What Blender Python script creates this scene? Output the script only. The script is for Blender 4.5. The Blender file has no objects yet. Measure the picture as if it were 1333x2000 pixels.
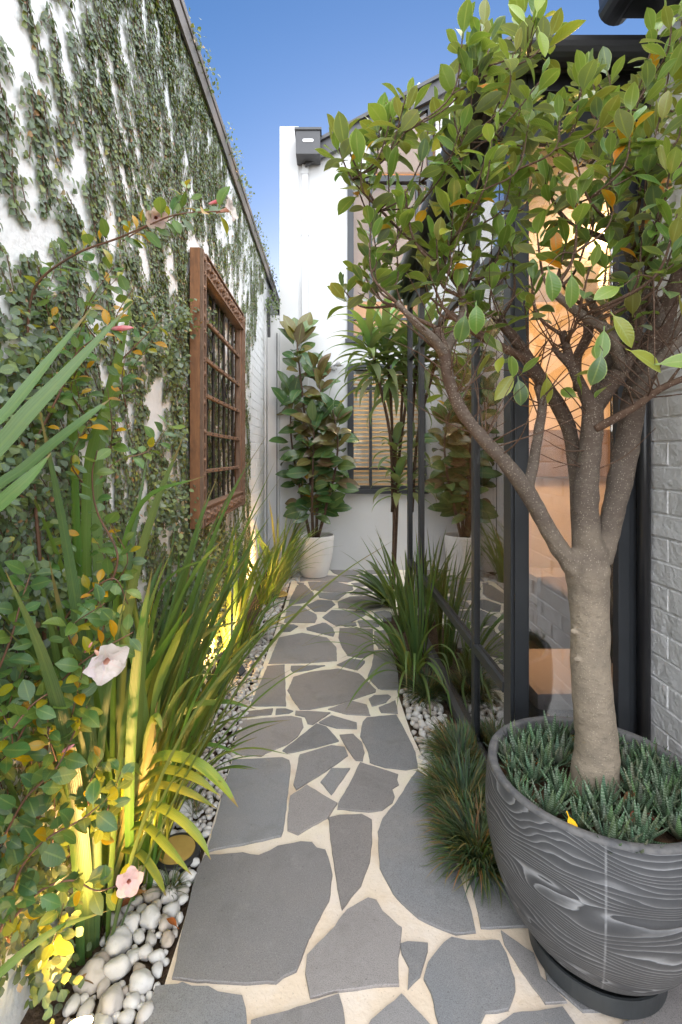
import bpy, bmesh, math, random
import numpy as np
from mathutils import Vector, Matrix, noise
random.seed(7)
R = random.Random(7)
SC = bpy.context.scene
COL = SC.collection
PI = math.pi
U = R.uniform

# ------------------------------------------------------------------ camera, sky, sun, exposure
F, VX, VY, H = 960.0, 645.0, 890.0, 1.4          # focal length and vanishing point in photo pixels, eye height
cam = bpy.data.cameras.new('camera')
cam.sensor_fit = 'HORIZONTAL'; cam.sensor_width = 24.0; cam.lens = 24.0 * F / 1333.0
cam.shift_x = (666.5 - VX) / 1333.0; cam.shift_y = (VY - 1000.0) / 1333.0
cam.clip_start = 0.05; cam.clip_end = 500
co = bpy.data.objects.new('camera', cam); COL.objects.link(co)
co.location = (0, 0, H); co.rotation_euler = (PI / 2, 0, 0)
SC.camera = co

SUN_EL, SUN_AZ = math.radians(66), math.radians(168)   # behind the camera, to its right
w = bpy.data.worlds.new('World'); SC.world = w; w.use_nodes = True
nt = w.node_tree; nt.nodes.clear()
sky = nt.nodes.new('ShaderNodeTexSky'); sky.sky_type = 'NISHITA'; sky.sun_disc = False
sky.sun_elevation = math.radians(3); sky.sun_rotation = math.radians(10)   # the glow left on the horizon behind the rear house
sky.air_density = 1.0; sky.dust_density = 2.6; sky.ozone_density = 4.0
bg = nt.nodes.new('ShaderNodeBackground'); bg.inputs[1].default_value = 0.082
wo = nt.nodes.new('ShaderNodeOutputWorld')
nt.links.new(sky.outputs[0], bg.inputs[0]); nt.links.new(bg.outputs[0], wo.inputs[0])

sl = bpy.data.lights.new('sun', 'SUN'); sl.energy = 1.5; sl.angle = math.radians(140); sl.color = (1.0, 0.985, 0.962)
so = bpy.data.objects.new('sun', sl); COL.objects.link(so)
sd = Vector((math.sin(SUN_AZ) * math.cos(SUN_EL), math.cos(SUN_AZ) * math.cos(SUN_EL), math.sin(SUN_EL)))
so.rotation_euler = sd.to_track_quat('Z', 'Y').to_euler(); so.location = (3, -3, 8)

SC.view_settings.view_transform = 'Standard'; SC.view_settings.look = 'None'
SC.view_settings.exposure = 2.95; SC.view_settings.gamma = 1.0
SC.render.engine = 'CYCLES'
SC.cycles.use_denoising = True
SC.cycles.max_bounces = 6; SC.cycles.transparent_max_bounces = 16
SC.cycles.diffuse_bounces = 3; SC.cycles.glossy_bounces = 3; SC.cycles.transmission_bounces = 6
SC.cycles.caustics_reflective = False; SC.cycles.caustics_refractive = False
SC.cycles.sample_clamp_indirect = 6.0

def P(x, y, d):            # photo pixel + distance ahead -> world point
    return Vector(((x - VX) * d / F, d, H + (VY - y) * d / F))
def G(x, y, z=0.0):        # photo pixel on the level z
    return P(x, y, F * (H - z) / (y - VY))

# ------------------------------------------------------------------ materials
def nodes(name):
    m = bpy.data.materials.new(name); m.use_nodes = True
    n = m.node_tree; n.nodes.clear()
    o = n.nodes.new('ShaderNodeOutputMaterial')
    return m, n, o
def N(n, t, **kw):
    x = n.nodes.new(t)
    for k, v in kw.items():
        if k.startswith('i_'): x.inputs[int(k[2:])].default_value = v
        else: setattr(x, k, v)
    return x
def LK(n, a, b): n.links.new(a, b)
def mixc(n, f, a, b, bt='MIX'):
    x = n.nodes.new('ShaderNodeMix'); x.data_type = 'RGBA'; x.blend_type = bt
    for s, v in ((x.inputs[0], f), (x.inputs[6], a), (x.inputs[7], b)):
        if isinstance(v, (int, float)): s.default_value = v
        elif isinstance(v, (tuple, list)): s.default_value = (*v[:3], 1)
        else: n.links.new(v, s)
    return x.outputs[2]
def mth(n, op, a, b=0.0, c=0.0):
    x = n.nodes.new('ShaderNodeMath'); x.operation = op
    for s, v in zip(x.inputs, (a, b, c)):
        if isinstance(v, (int, float)): s.default_value = v
        else: n.links.new(v, s)
    return x.outputs[0]
def ramp(n, f, stops):
    x = n.nodes.new('ShaderNodeValToRGB'); e = x.color_ramp.elements
    while len(e) < len(stops): e.new(0.5)
    for q, (p, c) in zip(e, stops):
        q.position = p; q.color = (*c, 1) if isinstance(c, (tuple, list)) else (c, c, c, 1)
    n.links.new(f, x.inputs[0]); return x.outputs[0]
def nz(n, vec, scale, detail=4, rough=0.55, dist=0.0):
    x = n.nodes.new('ShaderNodeTexNoise'); x.inputs['Scale'].default_value = scale
    x.inputs['Detail'].default_value = detail; x.inputs['Roughness'].default_value = rough
    x.inputs['Distortion'].default_value = dist
    n.links.new(vec, x.inputs['Vector']); return x.outputs['Fac']
def pos(n): return n.nodes.new('ShaderNodeNewGeometry').outputs['Position']
def vscale(n, v, s):
    x = n.nodes.new('ShaderNodeVectorMath'); x.operation = 'MULTIPLY'; x.inputs[1].default_value = s
    n.links.new(v, x.inputs[0]); return x.outputs[0]
def bump(n, h, strength, dist=0.01, prev=None):
    x = n.nodes.new('ShaderNodeBump'); x.inputs['Strength'].default_value = strength; x.inputs['Distance'].default_value = dist
    n.links.new(h, x.inputs['Height'])
    if prev is not None: n.links.new(prev, x.inputs['Normal'])
    return x.outputs['Normal']
def princ(n, o, col, rough=0.5, spec=0.5, metal=0.0, normal=None):
    b = n.nodes.new('ShaderNodeBsdfPrincipled')
    for k, v in (('Base Color', col), ('Roughness', rough), ('Specular IOR Level', spec), ('Metallic', metal)):
        s = b.inputs[k]
        if isinstance(v, (int, float)): s.default_value = v
        elif isinstance(v, (tuple, list)): s.default_value = (*v[:3], 1)
        else: n.links.new(v, s)
    if normal is not None: n.links.new(normal, b.inputs['Normal'])
    if o is not None: n.links.new(b.outputs[0], o.inputs[0])
    return b
def simple(name, c, c2=None, scale=8, rough=0.6, spec=0.5, metal=0.0, bs=0.0, bscale=60, bd=0.004, stretch=(1, 1, 1)):
    m, n, o = nodes(name); p = vscale(n, pos(n), stretch)
    f = nz(n, p, scale)
    c2 = c2 or tuple(x * 0.8 for x in c)
    col = mixc(n, ramp(n, f, [(0.35, 0.0), (0.65, 1.0)]), c, c2)
    nm = bump(n, nz(n, p, bscale, 5), bs, bd) if bs else None
    princ(n, o, col, rough, spec, metal, nm); return m

M = {}
# left wall: thick white paint over rough render
def wall_paint(name, c, c2, big, fine):
    m, n, o = nodes(name); p = pos(n)
    f1 = nz(n, p, 9, 6, 0.65); f2 = nz(n, p, 45, 5, 0.6); f3 = nz(n, vscale(n, p, (1, 1, 0.35)), 2.2, 4)
    col = mixc(n, ramp(n, f3, [(0.45, 0.0), (0.75, 1.0)]), c, c2)
    col = mixc(n, mth(n, 'MULTIPLY', ramp(n, nz(n, p, 30, 6, 0.75), [(0.62, 0.0), (0.72, 1.0)]), 0.35), col, (0.30, 0.28, 0.25))
    b1 = bump(n, f1, big, 0.02); b2 = bump(n, f2, fine, 0.006, b1)
    princ(n, o, col, 0.62, 0.35, 0, b2); return m
M['wall'] = wall_paint('white_rough_paint', (0.76, 0.775, 0.79), (0.69, 0.70, 0.705), 0.15, 0.7)
M['brickpaint'] = wall_paint('grey_painted_brick', (0.70, 0.69, 0.685), (0.62, 0.61, 0.605), 0.9, 0.9)
M['render'] = simple('smooth_white_render', (0.63, 0.632, 0.632), (0.585, 0.587, 0.585), 1.3, 0.75, 0.2, 0, 0.25, 120, 0.003)
M['trim'] = simple('white_trim_paint', (0.66, 0.66, 0.66), (0.62, 0.62, 0.62), 3, 0.5, 0.4)
M['charcoal'] = simple('charcoal_powder_coat', (0.028, 0.031, 0.036), (0.022, 0.025, 0.029), 5, 0.42, 0.5, 0, 0.08, 300, 0.001)
M['greymetal'] = simple('mid_grey_metal', (0.075, 0.076, 0.08), (0.062, 0.063, 0.067), 4, 0.45, 0.5)
M['blackgutter'] = simple('black_gutter_metal', (0.018, 0.018, 0.020), (0.014, 0.014, 0.016), 4, 0.3, 0.5)
M['coping'] = simple('grey_coping_metal', (0.12, 0.115, 0.11), (0.20, 0.16, 0.13), 3, 0.55, 0.4)
M['soil'] = simple('dark_soil', (0.07, 0.05, 0.035), (0.13, 0.09, 0.06), 25, 0.95, 0.1, 0, 1.0, 70, 0.02)
M['potsoil'] = simple('pot_soil', (0.05, 0.035, 0.022), (0.12, 0.07, 0.04), 40, 0.95, 0.1, 0, 1.0, 120, 0.01)
def mortar():
    m, n, o = nodes('cream_mortar'); p = pos(n)
    sep = n.nodes.new('ShaderNodeSeparateXYZ'); LK(n, p, sep.inputs[0])
    near = ramp(n, mth(n, 'ADD', sep.outputs['Y'], mth(n, 'MULTIPLY', nz(n, p, 4, 3), 0.8)), [(0.0, 0.0), (1.0, 1.0)])
    rr = n.nodes.new('ShaderNodeMapRange'); rr.inputs[1].default_value = 1.9; rr.inputs[2].default_value = 2.9
    LK(n, mth(n, 'ADD', sep.outputs['Y'], mth(n, 'MULTIPLY', nz(n, p, 4, 3), 0.8)), rr.inputs[0])
    c = mixc(n, rr.outputs[0], (0.70, 0.58, 0.45), (0.78, 0.74, 0.60))
    c = mixc(n, ramp(n, nz(n, p, 6, 5, 0.6), [(0.42, 0.0), (0.66, 1.0)]), c, (0.72, 0.63, 0.54))
    c = mixc(n, mth(n, 'MULTIPLY', ramp(n, nz(n, p, 3.3, 4), [(0.55, 0.0), (0.72, 1.0)]), 0.6), c, (0.46, 0.29, 0.13))
    c = mixc(n, mth(n, 'MULTIPLY', ramp(n, nz(n, p, 160, 3, 0.7), [(0.62, 0.0), (0.70, 1.0)]), 0.55), c, (0.22, 0.16, 0.10))
    b = bump(n, nz(n, p, 60, 5, 0.6), 0.5, 0.006)
    princ(n, o, c, 0.85, 0.2, 0, b); return m
M['mortar'] = mortar()
def bluestone():
    m, n, o = nodes('bluestone'); p = pos(n)
    oi = n.nodes.new('ShaderNodeObjectInfo')
    c = mixc(n, ramp(n, nz(n, p, 3.0, 4), [(0.38, 0.0), (0.66, 1.0)]), (0.212, 0.218, 0.228), (0.245, 0.236, 0.234))
    c = mixc(n, ramp(n, oi.outputs['Random'], [(0.45, 0.0), (0.9, 1.0)]), c, (0.262, 0.238, 0.226))
    hv = n.nodes.new('ShaderNodeHueSaturation'); LK(n, c, hv.inputs['Color']); LK(n, mth(n, 'MULTIPLY_ADD', mth(n, 'FRACT', mth(n, 'MULTIPLY', oi.outputs['Random'], 5.7)), 0.34, 0.84), hv.inputs['Value']); c = hv.outputs[0]
    c = mixc(n, mth(n, 'MULTIPLY', ramp(n, nz(n, p, 420, 2, 0.6), [(0.35, 1.0), (0.5, 0.0)]), 0.55), c, (0.07, 0.07, 0.07))
    c = mixc(n, mth(n, 'MULTIPLY', ramp(n, nz(n, p, 330, 2, 0.6), [(0.58, 0.0), (0.72, 1.0)]), 0.45), c, (0.36, 0.35, 0.34))
    c = mixc(n, mth(n, 'MULTIPLY', ramp(n, nz(n, p, 11, 6, 0.7), [(0.56, 0.0), (0.75, 1.0)]), 0.35), c, (0.33, 0.32, 0.30))
    c = mixc(n, mth(n, 'MULTIPLY', ramp(n, nz(n, p, 5.5, 6, 0.72, 0.5), [(0.52, 0.0), (0.70, 1.0)]), 0.30), c, (0.10, 0.092, 0.085))
    c = mixc(n, mth(n, 'MULTIPLY', ramp(n, nz(n, p, 1.6, 5, 0.6), [(0.55, 0.0), (0.70, 1.0)]), 0.35), c, (0.27, 0.235, 0.20))
    v = n.nodes.new('ShaderNodeTexVoronoi'); v.inputs['Scale'].default_value = 26; LK(n, p, v.inputs['Vector'])
    c = mixc(n, mth(n, 'MULTIPLY', ramp(n, v.outputs['Distance'], [(0.03, 1.0), (0.09, 0.0)]), 0.6), c, (0.08, 0.075, 0.07))
    b = bump(n, nz(n, p, 240, 3, 0.6), 0.35, 0.003)
    b = bump(n, nz(n, p, 14, 4), 0.2, 0.01, b)
    princ(n, o, c, 0.6, 0.4, 0, b); return m
M['stone'] = bluestone()
def pebble():
    m, n, o = nodes('white_pebble'); p = pos(n)
    oi = n.nodes.new('ShaderNodeObjectInfo'); g = n.nodes.new('ShaderNodeNewGeometry')
    r = mth(n, 'FRACT', mth(n, 'ADD', oi.outputs['Random'], g.outputs['Random Per Island']))
    c = mixc(n, ramp(n, r, [(0.5, 0.0), (1.0, 1.0)]), (0.56, 0.545, 0.525), (0.40, 0.335, 0.28))
    c = mixc(n, mth(n, 'MULTIPLY', ramp(n, nz(n, p, 55, 6, 0.75), [(0.58, 0.0), (0.70, 1.0)]), 0.6), c, (0.30, 0.27, 0.21))
    b = bump(n, nz(n, p, 90, 4), 0.35, 0.004)
    princ(n, o, c, 0.62, 0.35, 0, b); return m
M['pebble'] = pebble()
def leafmat(name, rough=0.4, spec=0.5, trans=0.3, rib=0.5, ribc=(0.25, 0.32, 0.08), edge=0.0, edgec=(0.5, 0.55, 0.2), lines=0.0, varv=0.35):
    m, n, o = nodes(name)
    a = N(n, 'ShaderNodeAttribute', attribute_name='tint'); uv = N(n, 'ShaderNodeUVMap', uv_map='UVMap')
    sp = n.nodes.new('ShaderNodeSeparateXYZ'); LK(n, uv.outputs[0], sp.inputs[0])
    oi = n.nodes.new('ShaderNodeObjectInfo'); g = n.nodes.new('ShaderNodeNewGeometry')
    r = mth(n, 'FRACT', mth(n, 'ADD', oi.outputs['Random'], g.outputs['Random Per Island']))
    hs = n.nodes.new('ShaderNodeHueSaturation'); hs.inputs['Saturation'].default_value = 1.06; LK(n, a.outputs['Color'], hs.inputs['Color'])
    LK(n, mth(n, 'MULTIPLY_ADD', r, varv, 1 - varv / 2), hs.inputs['Value'])
    LK(n, mth(n, 'MULTIPLY_ADD', mth(n, 'FRACT', mth(n, 'MULTIPLY', r, 7.3)), 0.03, 0.485), hs.inputs['Hue'])
    c = hs.outputs[0]
    c = mixc(n, mth(n, 'MULTIPLY', ramp(n, nz(n, pos(n), 70, 4), [(0.5, 0.0), (0.8, 1.0)]), 0.35), c, (0.16, 0.17, 0.05))
    d = mth(n, 'ABSOLUTE', mth(n, 'SUBTRACT', sp.outputs[0], 0.5))       # 0 at the midrib, 0.5 at the margin
    if rib: c = mixc(n, mth(n, 'MULTIPLY', ramp(n, d, [(0.02, 1.0), (0.06, 0.0)]), rib), c, ribc)
    if edge: c = mixc(n, mth(n, 'MULTIPLY', ramp(n, d, [(0.43, 0.0), (0.49, 1.0)]), edge), c, edgec)
    h = None
    if lines:
        c = mixc(n, ramp(n, mth(n, 'ADD', sp.outputs[1], mth(n, 'MULTIPLY', r, 0.10)), [(0.97, 0.0), (1.03, 1.0)]), c, (0.20, 0.13, 0.05))
        wv = mth(n, 'SINE', mth(n, 'MULTIPLY', sp.outputs[0], 46.0))
        c = mixc(n, mth(n, 'MULTIPLY', mth(n, 'MULTIPLY_ADD', wv, 0.5, 0.5), lines), c, (0.20, 0.27, 0.10))
        h = bump(n, wv, 0.15, 0.002)
    else:
        wv = mth(n, 'SINE', mth(n, 'MULTIPLY_ADD', d, 22.0, mth(n, 'MULTIPLY', sp.outputs[1], -60.0)))
        h = bump(n, wv, 0.10, 0.003)
    b = princ(n, None, c, rough, spec, 0, h)
    t = n.nodes.new('ShaderNodeBsdfTranslucent')
    tc = mixc(n, 0.5, c, (0.45, 0.5, 0.05), 'MIX'); LK(n, tc, t.inputs[0])
    x = n.nodes.new('ShaderNodeMixShader'); x.inputs[0].default_value = trans
    LK(n, b.outputs[0], x.inputs[1]); LK(n, t.outputs[0], x.inputs[2]); LK(n, x.outputs[0], o.inputs[0]); return m
M['treeleaf'] = leafmat('glossy_tree_leaf', 0.31, 0.6, 0.30, 0.6, (0.30, 0.36, 0.10), 0.7, (0.42, 0.50, 0.14))
M['vineleaf'] = leafmat('creeping_fig_leaf', 0.5, 0.4, 0.2, 0.3)
M['rubberleaf'] = leafmat('rubber_plant_leaf', 0.25, 0.6, 0.12, 0.6, (0.22, 0.26, 0.08))
M['softleaf'] = leafmat('soft_vine_leaf', 0.38, 0.5, 0.32, 0.5)
M['strapleaf'] = leafmat('strap_leaf', 0.45, 0.45, 0.3, 0.35, (0.2, 0.28, 0.06), 0, (0, 0, 0), 0.25)
M['grassleaf'] = leafmat('grass_blade', 0.5, 0.4, 0.25, 0.0)
M['petal'] = leafmat('pale_pink_petal', 0.6, 0.2, 0.35, 0.25, (0.85, 0.55, 0.5), varv=0.08)
M['deadleaf'] = leafmat('dry_brown_leaf', 0.7, 0.2, 0.1, 0.4, (0.2, 0.1, 0.05))
def zebra():
    m, n, o = nodes('zebra_succulent_leaf')
    a = N(n, 'ShaderNodeAttribute', attribute_name='tint'); uv = N(n, 'ShaderNodeUVMap', uv_map='UVMap')
    sp = n.nodes.new('ShaderNodeSeparateXYZ'); LK(n, uv.outputs[0], sp.inputs[0])
    s = mth(n, 'SINE', mth(n, 'MULTIPLY', sp.outputs[1], 75.0))
    g = n.nodes.new('ShaderNodeNewGeometry')
    c = mixc(n, g.outputs['Random Per Island'], a.outputs['Color'], (0.03, 0.075, 0.03))
    c = mixc(n, mth(n, 'MULTIPLY', ramp(n, s, [(0.6, 0.0), (0.9, 1.0)]), 0.42), c, (0.42, 0.48, 0.38))
    princ(n, o, c, 0.5, 0.4); return m
M['zebra'] = zebra()
def bark(name, c1, c2, dots, ring, top=False):
    m, n, o = nodes(name); p = pos(n)
    f = nz(n, p, 14, 5, 0.65); c = mixc(n, ramp(n, f, [(0.35, 0.0), (0.65, 1.0)]), c1, c2)
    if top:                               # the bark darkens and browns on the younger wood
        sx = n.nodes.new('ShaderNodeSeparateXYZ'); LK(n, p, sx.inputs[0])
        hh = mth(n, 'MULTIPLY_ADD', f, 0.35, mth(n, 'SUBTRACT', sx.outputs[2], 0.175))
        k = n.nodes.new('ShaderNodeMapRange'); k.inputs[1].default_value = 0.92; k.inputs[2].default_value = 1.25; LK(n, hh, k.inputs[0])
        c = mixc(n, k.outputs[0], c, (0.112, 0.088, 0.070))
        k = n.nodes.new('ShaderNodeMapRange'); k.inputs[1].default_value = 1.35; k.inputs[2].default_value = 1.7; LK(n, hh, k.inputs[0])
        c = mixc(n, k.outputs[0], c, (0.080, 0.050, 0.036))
    rg = nz(n, vscale(n, p, (14, 14, 34)), 3.2, 5, 0.75)
    c = mixc(n, mth(n, 'MULTIPLY', ramp(n, rg, [(0.52, 0.0), (0.62, 1.0)]), ring), c, tuple(x * 0.55 for x in c1))
    v = n.nodes.new('ShaderNodeTexVoronoi'); v.inputs['Scale'].default_value = 260; LK(n, vscale(n, p, (1, 1, 0.7)), v.inputs['Vector'])
    sel = ramp(n, v.outputs['Color'], [(0.58, 0.0), (0.66, 1.0)])
    dt = mth(n, 'MULTIPLY', ramp(n, v.outputs['Distance'], [(0.22, 1.0), (0.36, 0.0)]), sel)
    c = mixc(n, mth(n, 'MULTIPLY', dt, dots), c, (0.62, 0.54, 0.42))
    b = bump(n, rg, 0.6, 0.004); b = bump(n, nz(n, p, 60, 5, 0.7), 0.7, 0.006, b); b = bump(n, dt, 0.4, 0.002, b)
    princ(n, o, c, 0.85, 0.2, 0, b); return m
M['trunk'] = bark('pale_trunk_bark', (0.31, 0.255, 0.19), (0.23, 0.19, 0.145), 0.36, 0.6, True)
M['limb'] = bark('grey_brown_limb_bark', (0.115, 0.088, 0.068), (0.165, 0.132, 0.105), 0.5, 0.6)
M['twig'] = bark('brown_twig_bark', (0.085, 0.050, 0.034), (0.12, 0.075, 0.05), 0.35, 0.2)
M['greenstem'] = simple('green_stem', (0.13, 0.16, 0.05), (0.16, 0.11, 0.05), 15, 0.6)
M['redstem'] = simple('red_brown_stem', (0.17, 0.075, 0.04), (0.10, 0.055, 0.035), 25, 0.6)
def potmat():
    m, n, o = nodes('grey_wood_grain_cement')
    tc = n.nodes.new('ShaderNodeTexCoord'); sp = n.nodes.new('ShaderNodeSeparateXYZ'); LK(n, tc.outputs['Object'], sp.inputs[0])
    ang = mth(n, 'ARCTAN2', sp.outputs[0], mth(n, 'MULTIPLY', sp.outputs[1], -1.0))
    cb = n.nodes.new('ShaderNodeCombineXYZ'); LK(n, mth(n, 'MULTIPLY', ang, 0.24), cb.inputs[0]); LK(n, mth(n, 'MULTIPLY', sp.outputs[2], 3.0), cb.inputs[1])
    warp = nz(n, cb.outputs[0], 2.1, 2, 0.45, 0.3)
    fine = nz(n, cb.outputs[0], 9, 3, 0.6)
    g = mth(n, 'ADD', mth(n, 'MULTIPLY', sp.outputs[2], 74.0), mth(n, 'ADD', mth(n, 'MULTIPLY', warp, 28.0), mth(n, 'MULTIPLY', fine, 0.7)))
    fr = mth(n, 'FRACT', g)
    line = ramp(n, fr, [(0.0, 1.0), (0.10, 0.70), (0.26, 0.24), (0.55, 0.08), (0.93, 0.0), (1.0, 1.0)])
    pat = ramp(n, nz(n, tc.outputs['Object'], 7, 4), [(0.3, 0.35), (0.65, 1.0)])
    k = mth(n, 'MULTIPLY', line, pat)
    c = mixc(n, nz(n, tc.outputs['Object'], 12, 5), (0.036, 0.038, 0.042), (0.066, 0.068, 0.073))
    c = mixc(n, mth(n, 'MULTIPLY', k, 0.75), c, (0.40, 0.405, 0.415))
    seam = ramp(n, mth(n, 'ABSOLUTE', mth(n, 'SUBTRACT', ang, -0.42)), [(0.003, 1.0), (0.012, 0.0)])
    seam = mth(n, 'MULTIPLY', seam, ramp(n, nz(n, tc.outputs['Object'], 40, 4), [(0.35, 0.2), (0.6, 1.0)]))
    c = mixc(n, mth(n, 'MULTIPLY', seam, 0.5), c, (0.40, 0.405, 0.415))
    b = bump(n, mth(n, 'MULTIPLY', line, -1.0), 0.55, 0.004); b = bump(n, nz(n, tc.outputs['Object'], 120, 4), 0.25, 0.002, b)
    princ(n, o, c, 0.55, 0.4, 0, b); return m
M['pot'] = potmat()
M['potrim'] = simple('worn_grey_cement', (0.085, 0.085, 0.09), (0.15, 0.145, 0.14), 30, 0.6, 0.35, 0, 0.5, 90, 0.004)
M['saucer'] = simple('dark_grey_plastic', (0.050, 0.055, 0.058), (0.035, 0.038, 0.04), 8, 0.5, 0.4)
M['whitepot'] = simple('off_white_pot', (0.72, 0.69, 0.64), (0.64, 0.61, 0.57), 5, 0.55, 0.35, 0, 0.1, 80, 0.003)
def wood(name, c1, c2):
    m, n, o = nodes(name); p = vscale(n, pos(n), (6, 6, 1)); f = nz(n, p, 9, 6, 0.7, 0.6)
    c = mixc(n, ramp(n, f, [(0.35, 0.0), (0.65, 1.0)]), c1, c2)
    c = mixc(n, mth(n, 'MULTIPLY', ramp(n, nz(n, pos(n), 18, 5), [(0.55, 0.0), (0.75, 1.0)]), 0.5), c, (0.10, 0.055, 0.035))
    princ(n, o, c, 0.65, 0.3, 0, bump(n, f, 0.4, 0.003)); return m
M['teak'] = wood('orange_brown_teak', (0.31, 0.145, 0.066), (0.20, 0.092, 0.046))
M['carved'] = wood('weathered_carved_teak', (0.245, 0.155, 0.105), (0.155, 0.098, 0.068))
M['iron'] = simple('wrought_iron', (0.022, 0.022, 0.024), (0.05, 0.04, 0.035), 40, 0.6, 0.4, 0.3, 0.4, 120, 0.002)
M['brass'] = simple('brass_lamp_face', (0.62, 0.42, 0.12), (0.55, 0.36, 0.10), 20, 0.45, 0.4, 0.2, 0.2, 100, 0.002)
M['blackplastic'] = simple('black_plastic', (0.02, 0.02, 0.021), (0.03, 0.03, 0.03), 20, 0.5)
M['roomwall'] = simple('warm_white_room_wall', (0.70, 0.58, 0.46), (0.66, 0.54, 0.43), 2, 0.8, 0.2)
M['roomband'] = simple('brown_timber_shelf', (0.22, 0.14, 0.08), (0.18, 0.11, 0.06), 6, 0.6, 0.3)
M['floorboard'] = simple('dark_floor_board', (0.10, 0.085, 0.078), (0.14, 0.115, 0.10), 7, 0.45, 0.4, stretch=(1, 8, 1))
M['fabric'] = simple('pinkish_grey_fabric', (0.46, 0.40, 0.41), (0.40, 0.35, 0.36), 250, 0.95, 0.1, 0, 0.6, 500, 0.002)
M['greyfabric'] = simple('slate_grey_fabric', (0.20, 0.20, 0.23), (0.25, 0.245, 0.275), 200, 0.95, 0.1, 0, 0.6, 500, 0.002)
M['throw'] = simple('mauve_knit', (0.30, 0.25, 0.28), (0.24, 0.20, 0.23), 60, 0.95, 0.1, 0, 0.8, 90, 0.01, (1, 6, 6))
M['peach'] = simple('peach_reflection_colour', (0.50, 0.325, 0.245), (0.47, 0.30, 0.225), 3, 0.9, 0.1)  # reflected sunset sky put into the colour of the added panels
M['slatwhite'] = simple('white_blind_slat', (0.82, 0.82, 0.81), (0.80, 0.80, 0.79), 5, 0.5, 0.4)
M['wire'] = simple('galvanised_wire', (0.45, 0.45, 0.45), None, 10, 0.4, 0.5, 0.6)
def glass(name='window_glass', ior=1.6, k1=1.6, k0=0.08):
    m, n, o = nodes(name)
    t = N(n, 'ShaderNodeBsdfTransparent'); t.inputs[0].default_value = (0.94, 0.95, 0.94, 1)
    g = N(n, 'ShaderNodeBsdfGlossy'); g.inputs['Roughness'].default_value = 0.0; g.inputs['Color'].default_value = (0.95, 0.95, 0.95, 1)
    fr = N(n, 'ShaderNodeFresnel'); fr.inputs[0].default_value = ior
    k = mth(n, 'MINIMUM', mth(n, 'MULTIPLY_ADD', fr.outputs[0], k1, k0), 0.95)
    x = N(n, 'ShaderNodeMixShader'); LK(n, k, x.inputs[0]); LK(n, t.outputs[0], x.inputs[1]); LK(n, g.outputs[0], x.inputs[2]); LK(n, x.outputs[0], o.inputs[0])
    return m
M['glass'] = glass()
M['rearglass'] = glass('rear_window_glass', 1.42, 0.8, 0.0)
def emit(name, c, s):
    m, n, o = nodes(name); e = N(n, 'ShaderNodeEmission'); e.inputs[0].default_value = (*c, 1); e.inputs[1].default_value = s
    LK(n, e.outputs[0], o.inputs[0]); return m
M['lamp'] = emit('lamp_glow', (1.0, 0.72, 0.30), 14.0)

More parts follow.
